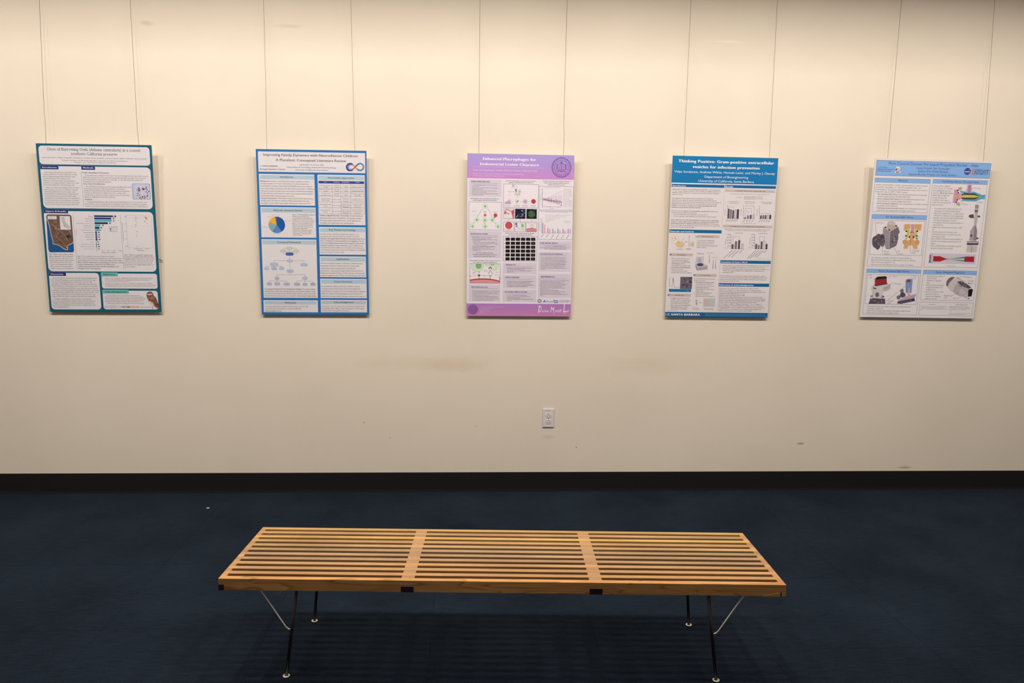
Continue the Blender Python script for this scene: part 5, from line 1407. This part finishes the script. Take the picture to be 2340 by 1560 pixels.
t.poly(C, [(630, 775), (670, 775), (664, 830), (650, 872), (642, 872), (634, 830)], (196, 190, 194), 4); t.line(C, [(630, 775), (670, 775)], (120, 114, 120), 6, 5); t.poly(C, [(640, 830), (660, 830), (650, 868), (645, 868)], (130, 122, 130), 5); t.arrow(C, (690, 820), (748, 820), TXT, 5, 5, 14)
t.rect(C, 776, 742, 984, 892, (196, 200, 206), 4, .002)
for i in range(12):
    for j in range(8): t.circ(C, 795 + i * 15.8, 760 + j * 16.5, 6.5, tuple(int(a_ + (b_ - a_) * min(1, i / 8)) for a_, b_ in zip((226, 178, 122), (190, 200, 214))), 5, n=6)
for x0, x1, w1, w2 in ((570, 695, 'Extracellular', 'vesicle sample'), (780, 962, 'Protein concentration', 'by color change')): t.text(C, x0, 925, x1, 926, w1, GREY); t.text(C, x0 + 6, 948, x1 - 6, 949, w2, GREY)
q = p.part('conclusion_section'); bar4(q, B, 1090, 1010, 2015, 1071, 'Conclusion & Future Work', 1097, 1054, 1590)
q.sub('body_text').block(C, (1090, 142), (1078, 430), 1988, ['•    Greater significance of biofilm EVs on cell proliferation at lower doses than', '      liquid EVs may suggest that biofilm EVs are the most potent EV type', '•    No significant differences between experimental and control conditions on', '      hMSCs may suggest negligible toxic effects of EVs at these doses on', '      mammalian tissue', '', 'Further experiments are necessary to support these observations. Future', 'work aims to incorporate gram-positive liquid EVs isolated after shorter and', 'longer incubation periods to assess the effects of bacterial growth phase on', 'the therapeutic potential of EVs.'], TXT)
q = p.part('references_section'); bar4(q, C, 1060, 460, 1984, 524, 'References & Acknowledgements', 1070, 505, 1697)
q.sub('body_text').block(C, (1068, 564), (1052, 974), 1925, '[1] Oliveira, W. F.; Silva, P. M. S.; Silva, R. C. S.; Silva, G. M. M.;|Machado, G.; Coelho, L. C. B. B.; Correia, M. T. S. Staphylococcus|Aureus and Staphylococcus Epidermidis Infections on Implants. Journal of|Hospital Infection *2018*, 98 (2), 111–117.|https://doi.org/10.1016/j.jhin.2017.11.008|[2] Marina Garcia Bajo, Rahat Bessena; Dong, W.-J. Dual Roles of the|Conditional Extracellular Vesicles Derived from Pseudomonas Aeruginosa|Biofilms: Promoting and Inhibiting Bacterial Biofilm Growth. Biofilm *2024*,|100183–100183. https://doi.org/10.1016/j.bioflm.2024.100183|[3] Chuntang, X.; Jingdi, C.; Xiang, J.; Ruotong, W.; Yu, C.; Yanyan, Z.;|Kang, X.; Jingjing, C.; Tianran, M.; Jiahui, D.; Mingyu, Z.; Lei, Z.; Long, B.|The Inhibitory Effect of Extracellular Vesicles Derived from S. Epidermidis|on MRSA Biofilms. International Journal of Pharmaceutics *2023*, 642,|123457. https://doi.org/10.1016/j.ijpharm.2023.123457', TXT)
q = p.part('footer_band', 'deep blue footer band'); a = q.L(C, 70, 995); q.lrect(-p.w / 2, p.w / 2, 0, a[1], (8, 98, 154), 1)
t = q.sub('university_name'); t.text(C, 85, 1056, 166, 1057, 'UC', W_, res=3, hs=1.05); t.text(C, 187, 1057, 710, 1060, 'SANTA BARBARA', W_, bold=True, heavy=2.2, res=3, hs=1.08)
t = q.sub('thanks_text'); t.text(C, 803, 1034, 1912, 1036, 'Thank you to the University of California, Santa Barbara Office of Undergraduate Research and Creative Activities for generously', (150, 196, 226)); t.text(C, 803, 1058, 1938, 1061, 'sponsoring this research and to the Dewey Lab for their support, particularly Andrew White, Hannah Levin, and Dr. Marley J. Dewey.', (150, 196, 226))
p.finish()
P4 = p

# ================================================================== poster: rocket valves
p = Poster((2.7387, 1.9878, .7065, .9243, .0436, -.0036), 'white poster about rocket flow control devices with pale blue heading bars and valve drawings', (234, 228, 231), [(2000.5, 362.4), (2267.3, 367.6), (1963.7, 724.3), (2222.9, 726.8)])
A, B, C = Crop(1950, 350, 7.091), Crop(1950, 460, 7.091), Crop(1950, 590, 7.091)
SKY, EDGE, HT, TXT, PAP = (140, 184, 240), (70, 76, 104), (32, 76, 156), (92, 86, 94), (238, 232, 235)
LBL = (100, 94, 102); RED = (176, 84, 88)
q = p.part('header_panel', 'pale blue header panel'); q.rect(A, 383, 122, 2205, 402, SKY, 1); q.frame(A, 383, 122, 2205, 402, EDGE, 5, 2)
t = q.sub('title_text'); t.text(A, 572, 194, 2025, 214, 'Flow Control Devices For Liquid Propellant Rocket – Halo', HT, res=3, hs=1.2, shear=.08)
t = q.sub('author_text')
for x0, x1, y, s_ in ((1018, 1562, 260, 'Casey Strattan, Ian Cartwright'), (1042, 1530, 311, 'Joshua Kim, Eddie Barajas'), (893, 1668, 362, 'Gaucho Rocket Project, UC Santa Barbara')): t.text(A, x0, y - 3, x1, y + 5, s_, HT, res=2, hs=1.15, shear=.08)
t = q.sub('research_office_logo'); t.text(A, 395, 240, 553, 242, 'UC SANTA BARBARA', (34, 60, 112), bold=True, heavy=.6); t.text(A, 393, 272, 660, 277, 'Undergraduate Research', (34, 60, 112), bold=True); t.text(A, 386, 302, 610, 306, '& Creative Activities', (34, 60, 112), bold=True)
t.circ(A, 722, 262, 46, (232, 228, 234), 4); t.poly(A, [(682, 270), (700, 248), (716, 262), (704, 288), (690, 285)], (52, 72, 118), 5); t.poly(A, [(730, 268), (765, 250), (760, 285), (738, 302)], (206, 200, 206), 5); t.line(A, [(716, 300), (738, 262), (720, 250)], (130, 124, 132), 5, 6); t.rect(A, 676, 300, 766, 326, (232, 226, 230), 5); t.rect(A, 692, 302, 742, 325, (172, 148, 128), 6); t.ring(A, 722, 262, 46, 5, (150, 156, 180), 6)
t = q.sub('space_agency_emblem', 'round dark blue emblem with white letters'); t.circ(A, 1848, 291, 53, (28, 62, 160), 4, n=32); t.line(A, [(1806, 318), (1850, 300), (1894, 252)], (214, 72, 84), 6, 6); t.line(A, [(1808, 275), (1850, 312), (1888, 322)], (150, 168, 214), 3, 5); t.text(A, 1808, 303, 1890, 304, 'NASA', (240, 240, 246), lv=8, bold=True, heavy=2)
for x, y in ((1830, 258), (1862, 262), (1845, 335), (1870, 330), (1822, 330)): t.circ(A, x, y, 3, (220, 226, 240), 6, n=6)
t = q.sub('rocket_project_logo'); t.rect(A, 1930, 245, 1948, 352, (206, 150, 140), 4); t.line(A, [(1938, 245), (1938, 352)], (150, 90, 90), 4, 5)
t.text(A, 1968, 251, 2085, 253, 'UC Santa Barbara', (44, 62, 100), shear=.1)
for x0, x1, y, s_ in ((1968, 2203, 279, 'GAUCHO'), (1962, 2193, 308, 'ROCKET'), (1956, 2186, 338, 'PROJECT')): t.text(A, x0, y - 1, x1, y + 2, s_, (36, 54, 100), bold=True, heavy=1.6, hs=.62, shear=.25)


def pan5(name, D0, x0, y0, D1, x1, y1, D, hx0, hy0, hx1, hy1, head, tx0, ty, tx1):
    q = p.part(name); a, b = q.L(D0, x0, y0), q.L(D1, x1, y1)
    q.lrect(a[0], b[0], b[1], a[1], EDGE, 1); w_ = .0012
    q.lrect(a[0] + w_, b[0] - w_, b[1] + w_, a[1] - w_, PAP, 2)
    if head:
        t = q.sub('heading_bar')
        h0, h1 = t.L(D, hx0, hy0), t.L(D, hx1, hy1)
        t.lrect(a[0] + w_, b[0] - w_, h1[1], a[1] - w_, SKY, 3); t.lrect(a[0], b[0], h1[1] - w_, h1[1], EDGE, 3)
        t.text(D, tx0, ty - 1, tx1, ty + 2, head, HT, bold=True, heavy=.4, hs=1.15)
    return q


q = pan5('abstract_panel', A, 355, 407, A, 1190, 968, A, 355, 407, 1247, 490, 'Abstract', 725, 460, 880)
q.sub('body_text').block(A, (360, 526), (352, 938), 1226, ['Unlike solid propellant rockets, liquid propellant rockets require', 'propulsion  assemblies  to  control  propellant  flow  and', 'pressurization. This project developed four custom flow control', 'devices for use on GRP’s “Halo” rocket.', '•    *Air actuated ball valves* were developed because of the high-', '      torque requirements of larger ball valves', '•    *Servo actuated ball valves* were developed because of the', '      requirement to actuate smaller ball valves', '•    *Servo actuated regulators* were developed to actively maintain', '      propellant tank pressures', '•    *Cavitating venturi throttle valves* were developed to control', '      mass flow rate independent of engine geometry'], TXT)
q = pan5('air_valve_panel', B, 300, 213, B, 1095, 1062, B, 300, 215, 1185, 298, 'Air Actuated Ball Valves', 520, 270, 960)
q.frame(B, 310, 308, 1094, 880, EDGE, 4, 4)
t = q.sub('actuator_drawing', 'grey valve and actuator drawing')
V1, V2, V3, V4 = (206, 192, 186), (160, 150, 158), (120, 110, 122), (88, 80, 92)
t.poly(B, [(300, 620), (318, 580), (345, 570), (400, 528), (440, 540), (475, 530), (545, 545), (545, 640), (500, 690), (470, 745), (435, 720), (420, 760), (385, 792), (350, 760), (318, 740), (300, 700)], V4, 4); speckle(t, B, rect_fn(315, 560, 525, 730), 34, [V3, (104, 96, 108), (70, 62, 74), (140, 130, 142)], 8, 24, 5, 91)
t.poly(B, [(478, 430), (590, 492), (578, 772), (540, 765), (505, 735), (500, 560), (472, 540)], V2, 6); t.poly(B, [(590, 492), (722, 415), (748, 500), (722, 540), (725, 600), (690, 720), (630, 750), (578, 772)], V3, 6); t.poly(B, [(478, 430), (605, 378), (722, 415), (590, 492)], V1, 7); t.line(B, [(590, 492), (570, 770)], (196, 186, 188), 7, 8)
t.poly(B, [(540, 400), (545, 355), (675, 352), (682, 400), (670, 445), (610, 465), (555, 450)], (196, 180, 172), 8); t.circ(B, 612, 358, 66, (216, 204, 194), 9, 36, 24); t.ring(B, 600, 362, 42, 5, (110, 100, 102), 9.5, 20, 28)
for x, y in ((515, 425), (690, 400), (577, 465)): t.circ(B, x, y, 17, (62, 54, 60), 9.6, 12, 12)
speckle(t, B, rect_fn(620, 570, 705, 690), 14, [V4, (70, 62, 76), V2], 8, 22, 7, 92); t.poly(B, [(498, 740), (540, 765), (600, 768), (570, 775), (530, 772)], V4, 7)
t = q.sub('section_drawing', 'orange, yellow and pink section drawing'); OR, YL, PK = (222, 172, 118), (198, 200, 84), (208, 158, 186)
t.poly(B, [(822, 370), (925, 370), (915, 445), (870, 450), (865, 470), (808, 470)], OR, 4); t.poly(B, [(978, 370), (1105, 370), (1090, 470), (1025, 470), (1020, 450), (975, 445)], OR, 4)
t.poly(B, [(930, 372), (975, 372), (980, 500), (925, 505)], PK, 5); t.poly(B, [(912, 500), (985, 495), (980, 600), (925, 610)], (226, 166, 130), 4); t.rect(B, 922, 492, 960, 505, (150, 60, 70), 6)
t.poly(B, [(866, 460), (905, 452), (895, 590), (858, 590)], YL, 5); t.poly(B, [(992, 452), (1028, 460), (1018, 590), (982, 590)], YL, 5)
t.line(B, [(790, 580), (860, 580)], YL, 5, 4); t.line(B, [(1020, 580), (1078, 580)], YL, 5, 4)
for x, y in ((853, 485), (1030, 485), (848, 558), (1024, 558)): t.rect(B, x - 12, y - 12, x + 12, y + 12, (60, 52, 54), 6)
t.rect(B, 898, 560, 915, 595, (60, 44, 48), 6); t.rect(B, 960, 560, 978, 595, (60, 44, 48), 6); t.circ(B, 850, 605, 18, (168, 156, 150), 5, 12); t.circ(B, 1020, 605, 18, (110, 96, 92), 5, 12)
t.poly(B, [(788, 662), (798, 630), (825, 618), (862, 632), (905, 625), (920, 600), (965, 600), (975, 628), (1010, 632), (1040, 622), (1064, 645), (1062, 685), (1030, 720), (1030, 768), (968, 768), (955, 725), (920, 708), (885, 722), (865, 768), (803, 765), (818, 715)], OR, 4); t.ring(B, 828, 658, 26, 5, (150, 112, 80), 6); t.ring(B, 1030, 658, 26, 5, (150, 112, 80), 6)
t.line(B, [(915, 470), (915, 700)], (150, 90, 70), 4, 6)
t = q.sub('label_text')
t.text(B, 370, 360, 492, 361, 'Ball valve', LBL); t = q.sub('label_text'); t.block(B, (487, 822), (487, 860), 585, 'Mount|adapter', LBL); t = q.sub('label_text'); t.block(B, (707, 820), (707, 860), 812, 'Air|actuator', LBL); t = q.sub('label_text'); t.block(B, (937, 806), (935, 842), 1055, 'Coupling|shaft', LBL)
for L_ in ([(350, 335), (350, 365), (372, 600)], [(490, 690), (462, 790), (465, 845)], [(640, 735), (690, 810), (690, 845)], [(918, 600), (912, 790), (920, 830)]): q.sub('leader_line').line(B, L_, RED, 4, 9.8)
q.sub('body_text').block(B, (247, 922), (238, 1032), 1002, '•   Air Actuator provides ~20 Nm of torque @ 80 psi|•   Ball valve will see pressure differentials of up to 1000 psi|•   Valve must open quickly (< 1s)|•   Valve can and will safely flow up to 1.2 kg/s of oxidizer', TXT)
q = pan5('venturi_panel', A, 1292, 420, B, 2003, 1070, A, 1292, 423, 2182, 500, 'Cavitating Venturi Throttle Valve', 1432, 473, 2030)
t = q.sub('body_text')
t.block(A, (1300, 536), (1268, 842), 1616, 'These valves, adapted|from Tian et. al., leverage|the *cavitation* phenom-|enon to *effectively choke|*flow rate* through the|device. During this|condition, flow rate is|solely determined by the|upstream state.', TXT)
t = q.sub('body_text')
t.block(B, (1262, 122), (1200, 762), 1820, ['•    A movable pintle varies mass flow and', '      correlates it to stroke quasi-linearly', '•    Mass flow ranges from 0 – 1.2 kg/s and 0 –', '      0.8 kg/s for oxidizer and fuel respectively', '•    Dynamic and static O-rings seal the pintle', '      and support plate/motor mount', '•    O-ring glands sized by published parker O-', '      ring handbook', '•    Support for inlet pressures of up to 1500', '      psi', '•    Includes locations for pressure and', '      temperature sensors to monitor up and', '      downstream states', '•    FEA in ANSYS Mechanical and COMSOL to', '      identify and strengthen potential points of', '      failure', '•    CFD in ANSYS Fluent to estimate onset of', '      cavitation (mostly unsuccessful)'], TXT)
q.sub('caption_text').text(B, 1497, 1046, 1645, 1048, '1.0 MPa at outlet', TXT)
t = q.sub('venturi_drawing', 'cyan, pink and yellow nozzle drawing'); CY = (92, 174, 202)
t.poly(A, [(1722, 600), (1780, 612), (1960, 618), (2085, 668), (2138, 664), (2130, 738), (2072, 735), (1975, 776), (1745, 768), (1760, 745), (1960, 740), (2060, 702), (1965, 650), (1735, 640)], CY, 4); t.poly(A, [(1780, 640), (1965, 645), (2060, 700), (1960, 742), (1770, 742)], (78, 48, 58), 5); t.poly(A, [(1780, 668), (1960, 670), (2065, 700), (1955, 716), (1775, 716)], YL, 6)
t.poly(A, [(1632, 585), (1690, 582), (1700, 640), (1778, 655), (1768, 735), (1690, 745), (1668, 802), (1606, 802)], (216, 156, 196), 5); t.poly(A, [(1622, 680), (1780, 672), (1775, 720), (1615, 716)], (226, 178, 120), 7)
t.poly(A, [(1845, 505), (1918, 508), (1912, 560), (1925, 572), (1918, 600), (1905, 645), (1840, 640), (1832, 600), (1828, 572), (1842, 560)], (212, 168, 206), 7); t.rect(A, 1865, 510, 1892, 640, (176, 136, 176), 8)
t.poly(A, [(1690, 560), (1735, 540), (1762, 555), (1755, 590), (1705, 600)], (188, 178, 128), 6); t.poly(A, [(1670, 800), (1720, 790), (1735, 825), (1705, 850), (1665, 835)], (188, 178, 128), 6); t.line(A, [(1672, 540), (1668, 590)], (206, 180, 90), 5, 6); t.line(A, [(1640, 805), (1638, 850)], (206, 180, 90), 5, 6)
for x, y in ((1690, 600), (1697, 635), (1680, 752), (1665, 790), (1765, 665), (1760, 725)): t.circ(A, x, y, 13, (50, 42, 46), 8, n=10)
for L_ in ([(1905, 565), (1985, 548), (1988, 580)], [(1660, 665), (1765, 805), (1765, 832)], [(2000, 775), (2000, 805)]): t.line(A, L_, RED, 4, 9)
t.text(A, 2008, 570, 2062, 571, 'Inlet', LBL); t.text(A, 1782, 828, 1855, 829, 'Motor', LBL); t.text(A, 2022, 796, 2092, 797, 'Pintle', LBL)
t = q.sub('throttle_valve_drawing', 'grey upright throttle valve drawing')
t.poly(B, [(1968, 60), (1980, 45), (2020, 48), (2030, 65), (2025, 110), (1970, 110)], V2, 4); t.poly(B, [(1962, 120), (2020, 120), (2015, 175), (1962, 175)], V3, 4); t.poly(B, [(1972, 110), (2020, 110), (2016, 130), (1970, 130)], (206, 196, 198), 5)
t.poly(B, [(1862, 235), (1880, 210), (1945, 200), (1950, 265), (1885, 262)], V4, 4); t.poly(B, [(2000, 218), (2048, 225), (2056, 240), (2040, 252), (2000, 250)], V4, 4); t.poly(B, [(1955, 180), (2012, 180), (2008, 290), (1985, 385), (1945, 385)], (196, 182, 184), 5); t.line(B, [(1965, 185), (1955, 380)], (220, 210, 210), 10, 6)
t.poly(B, [(1945, 385), (1985, 385), (2000, 470), (1992, 580), (1980, 635), (1870, 630), (1890, 470)], (178, 164, 170), 5); t.poly(B, [(1960, 390), (1985, 385), (2000, 470), (1985, 630), (1935, 630), (1955, 470)], (146, 132, 140), 6); t.circ(B, 1906, 548, 16, (70, 60, 68), 7, 20); t.circ(B, 2000, 590, 24, V4, 6, 14)
t.poly(B, [(1832, 640), (2025, 640), (2025, 655), (1830, 655)], V3, 7); t.poly(B, [(1838, 665), (2020, 668), (2015, 700), (1835, 700)], V4, 6); t.poly(B, [(1838, 705), (2005, 712), (1990, 820), (1820, 815)], (206, 196, 196), 5); t.line(B, [(1915, 710), (1905, 825)], V2, 14, 6)
for x in (1845, 1880, 1930, 1980, 2010): t.circ(B, x, 678, 15, (64, 56, 64), 8, 12, 10)
t = q.sub('flow_simulation', 'red and blue flow picture'); t.rect(B, 1228, 838, 1965, 1012, (210, 206, 224), 3)
t.poly(B, [(1288, 884), (1395, 884), (1488, 920), (1560, 926), (1560, 934), (1488, 938), (1395, 970), (1283, 970)], (178, 32, 46), 4); t.poly(B, [(1545, 926), (1795, 892), (1795, 968), (1545, 934)], (36, 84, 140), 4); t.poly(B, [(1530, 927), (1795, 905), (1792, 957), (1530, 933)], (110, 170, 176), 5); t.poly(B, [(1510, 927), (1790, 917), (1788, 945), (1510, 933)], (206, 210, 140), 6); t.poly(B, [(1500, 927), (1640, 925), (1500, 933)], (206, 130, 70), 7); t.poly(B, [(1797, 888), (1952, 886), (1947, 976), (1792, 970)], (178, 32, 46), 7)
for k, cc in enumerate(((178, 32, 46), (190, 60, 70), (150, 90, 110), (110, 120, 150), (70, 100, 150), (40, 60, 120))): t.rect(B, 1228 - k * 1.5, 865 + k * 21, 1248 - k * 1.5, 886 + k * 21, cc, 5)
for k in range(7): t.line(B, [(1256 - k, 868 + k * 19), (1280 - k, 868 + k * 19)], (150, 150, 186), 7, 5)
t.line(B, [(1228, 845), (1300, 846)], (150, 150, 190), 6, 5)
q = pan5('servo_valve_panel', C, 210, 175, C, 1007, 918, C, 210, 177, 1088, 245, 'Servo Actuated Ball Valves', 400, 222, 893)
q.frame(C, 222, 262, 1003, 750, EDGE, 4, 4)
t = q.sub('servo_drawing', 'red servo on a white housing')
t.poly(C, [(285, 440), (340, 430), (545, 405), (595, 415), (590, 490), (540, 525), (475, 540), (465, 600), (440, 655), (300, 650), (295, 540), (272, 520)], (216, 210, 212), 5); t.poly(C, [(470, 470), (590, 425), (590, 490), (540, 525), (475, 540)], (190, 182, 188), 6); t.poly(C, [(340, 330), (528, 318), (535, 405), (350, 450), (340, 430)], (158, 44, 44), 7); t.poly(C, [(352, 345), (358, 315), (385, 300), (515, 290), (535, 312), (528, 330)], (30, 26, 30), 8); t.poly(C, [(330, 435), (345, 425), (355, 445), (540, 405), (545, 418), (350, 455)], (50, 40, 44), 8); t.line(C, [(310, 480), (360, 495)], (60, 54, 58), 18, 8)
t.circ(C, 375, 590, 34, (150, 140, 150), 7, 42); t.circ(C, 375, 595, 22, (104, 96, 106), 8, 32)
t.poly(C, [(235, 738), (250, 690), (260, 655), (320, 648), (440, 655), (500, 650), (505, 738)], V4, 5); speckle(t, C, rect_fn(255, 665, 490, 728), 20, [V3, (70, 62, 74), V2], 8, 20, 6, 95); t.poly(C, [(262, 610), (300, 590), (300, 640), (262, 630)], V2, 6); t.poly(C, [(450, 600), (495, 615), (480, 640), (450, 640)], V3, 6)
t = q.sub('coupler_drawing', 'blue and violet section drawing')
t.poly(C, [(838, 350), (870, 332), (952, 335), (945, 400), (930, 560), (835, 560)], (118, 152, 212), 5); t.rect(C, 862, 345, 912, 385, (104, 84, 80), 6); t.poly(C, [(832, 380), (852, 350), (860, 410), (838, 410)], (180, 130, 110), 6); t.line(C, [(890, 390), (888, 560)], (196, 150, 170), 8, 6)
t.poly(C, [(885, 470), (902, 470), (912, 640), (862, 640)], (226, 170, 150), 7); t.poly(C, [(690, 735), (705, 690), (855, 610), (1005, 575), (1008, 600), (980, 630), (985, 690), (760, 738)], (186, 164, 200), 5); t.poly(C, [(700, 730), (720, 695), (975, 645), (985, 690), (760, 738)], (90, 76, 96), 6); t.poly(C, [(930, 660), (970, 640), (985, 690), (950, 695)], (60, 50, 64), 7)
t.circ(C, 776, 525, 30, V3, 6); t.poly(C, [(760, 545), (800, 545), (835, 580), (830, 620), (770, 640), (740, 600)], V4, 5); t.circ(C, 722, 632, 34, V3, 6)
t = q.sub('label_text')
t.block(C, (250, 292), (243, 328), 300, 'Ball|valve', LBL); t = q.sub('label_text'); t.text(C, 628, 303, 695, 304, 'Servo', LBL); t = q.sub('label_text'); t.block(C, (955, 296), (952, 332), 1020, 'Servo|horn', LBL); t = q.sub('label_text'); t.text(C, 648, 420, 750, 421, 'Housing', LBL); t = q.sub('label_text'); t.block(C, (540, 698), (538, 733), 640, 'Coupler|shaft', LBL)
for L_ in ([(328, 290), (330, 420), (300, 640)], [(608, 285), (535, 320)], [(628, 398), (495, 498)], [(935, 292), (905, 335)], [(515, 700), (760, 510), (840, 450)], [(515, 690), (400, 600)]): q.sub('leader_line').line(C, L_, RED, 4, 9.5)
q.sub('body_text').block(C, (163, 787), (155, 891), 918, '•    3D printed body and coupler reduces manufacturing and|      assembly complexity|•    High infill and large body ensures strength at high torque|•    Plastic body contributes to weight savings', TXT)
q = pan5('regulator_panel', C, 1127, 187, C, 1937, 680, C, 1127, 190, 1997, 262, 'Servo Actuated Regulator', 1325, 236, 1800)
q.sub('body_text').block(C, (1140, 292), (1112, 656), 1476, '•    40 kg motor provides ~4|      Nm of torque|•    Coupled to regulator|      shaft|•    Rotary encoder monitors|      rotational position over|      multiple turns|•    Servo is mounted on rails|      such that it stays in|      contact with regulator|      shaft as it moves', TXT)
t = q.sub('regulator_drawing', 'grey cylindrical regulator drawing')
t.poly(C, [(1492, 430), (1500, 370), (1535, 320), (1590, 295), (1640, 300), (1600, 335), (1540, 400), (1515, 460)], (116, 102, 108), 4); t.poly(C, [(1515, 460), (1540, 395), (1600, 335), (1660, 320), (1690, 360), (1660, 420), (1600, 545), (1545, 510)], (210, 202, 204), 5); t.poly(C, [(1690, 360), (1745, 400), (1790, 450), (1895, 480), (1850, 620), (1780, 610), (1690, 600), (1605, 545), (1650, 430)], (188, 178, 184), 5)
t.poly(C, [(1645, 300), (1680, 292), (1800, 372), (1760, 380), (1690, 350)], (206, 196, 198), 6); t.poly(C, [(1675, 370), (1745, 362), (1860, 430), (1905, 470), (1850, 482), (1720, 425)], V4, 6); speckle(t, C, rect_fn(1705, 375, 1880, 465), 18, [(64, 56, 66), V3, (206, 198, 202)], 6, 16, 7, 97)
t.poly(C, [(1852, 505), (1905, 485), (1930, 500), (1905, 610), (1848, 615)], (26, 22, 24), 7); t.poly(C, [(1705, 520), (1740, 490), (1840, 560), (1835, 640), (1880, 650), (1850, 660), (1775, 625), (1700, 565)], (204, 194, 198), 6); t.line(C, [(1655, 430), (1610, 545)], (150, 138, 146), 8, 7); t.circ(C, 1860, 645, 16, V2, 6)
for L_ in ([(1660, 322), (1775, 285), (1778, 312)], [(1745, 350), (1822, 368), (1825, 402)], [(1715, 540), (1580, 600), (1578, 632)], [(1830, 560), (1690, 638), (1688, 655)]): t.line(C, L_, RED, 4, 9)
t.text(C, 1792, 306, 1912, 307, 'Regulator', LBL); t.block(C, (1842, 368), (1838, 408), 1950, 'Two-part|housing', LBL); t.block(C, (1455, 608), (1450, 642), 1575, 'Regulator|shaft', LBL); t.text(C, 1605, 650, 1680, 651, 'Servo', LBL)
q = pan5('credits_panel', C, 1068, 705, C, 1905, 928, C, 0, 0, 0, 0, None, 0, 0, 0)
t = q.sub('body_text'); t.text(C, 1210, 748, 1320, 749, 'References', TXT, serif=True); t.text(C, 1640, 752, 1840, 754, 'Acknowledgements', TXT, serif=True)
t.block(C, (1080, 778), (1078, 842), 1520, '[1] Tian, H., Zeng, P., Yu, N., & Cai, G. (2014). Application|of variable area cavitating venturi as a dynamic flow|controller. Flow Measurement and Instrumentation, 38, 21–|26.', TXT, serif=False)
t.block(C, (1545, 778), (1540, 848), 1885, 'Funding from Undergraduate Research & Creative|Activities, UCSB, for travel. We thank our faculty advisor|Dr. Tyler Susko for his support and the Gaucho Rocket|Project team for their work in machining and|testing.', TXT)
t.block(C, (1537, 888), (1535, 905), 1880, 'This work is built on the previous efforts of past|project members and the rocket team.', TXT)
p.finish()
P5 = p

# sticker lettering on the outlet
v, f, x0, w = glyphs('L1HBA-2A/27', True)
k = .027 / (w - x0)
me = bpy.data.meshes.new('sticker_lettering'); me.from_pydata([(-.0145 + (a - x0) * k, -.00665, .0985 + b * k * 1.3) for a, b in v], [], f); obj('sticker_lettering', me, outlet, [M_INK])

# ------------------------------------------------------------------ hanging wires
WIRES = {P1: ([(-2.2281, 1.965), (-2.2285, 2.10), (-2.2310, 2.11), (-2.2329, 2.703)], [(-1.7437, 1.966), (-1.7500, 2.06), (-1.7669, 2.72)], 'burrowing owl poster', ('the word Diets in its title', 'the word coastal in its title')),
         P2: ([(-1.0657, 1.962), (-1.0660, 2.3), (-1.0699, 2.7455)], [(-.5877, 1.964), (-.5960, 2.35), (-.6043, 2.7626)], 'bright blue family dynamics poster', ('its Autism Center logo', 'its infinity emblem')),
         P3: ([(.0993, 1.964), (.0985, 2.3), (.0972, 2.788)], [(.5771, 1.971), (.5785, 2.08), (.5745, 2.14), (.5788, 2.806)], 'lavender macrophage poster', ('the plain end of its header', 'its large round seal')),
         P4: ([(1.2658, 1.978), (1.2700, 2.4), (1.2748, 2.832)], [(1.7647, 1.985), (1.7670, 2.4), (1.7688, 2.85)], 'deep blue headed vesicle poster', ('the word Thinking in its title', 'the word extracellular in its title')),
         P5: ([(2.4629, 1.995), (2.4760, 2.4), (2.4903, 2.876)], [(3.0428, 1.9985), (3.0430, 2.4), (3.0433, 2.897)], 'rocket valve poster', ('its research office logo', 'its round dark blue emblem'))}
for P_, (w1, w2, nm, over) in WIRES.items():
    back = P_.GAP + P_.h * math.sin(P_.lean) - P_.TH - .0012
    for wp, ov in zip((w1, w2), over):
        (xa, za), (xb, zb) = wp[-2], wp[-1]
        top = (xb + (xb - xa) / (zb - za) * (CEIL_Z - zb), CEIL_Z)
        pts = [(wp[0][0], -(back - .06 * math.sin(P_.lean)), wp[0][1] - .06)]
        allp = wp + [top]
        for x, z in allp:
            f_ = (z - wp[0][1]) / (CEIL_Z - wp[0][1])
            pts.append((x, -(back * (1 - f_) + .010 * f_), z))
        o = obj('hanging_wire', tube_mesh('hanging_wire', pts, .0009, 6), None, [M_WIRE])
        tag(o, 'thin wire holding the %s, above %s' % (nm, ov), 'wire', 'thin wires that hold the posters')
bpy.data.objects.remove(font_obj)
bpy.data.curves.remove(font_curve)
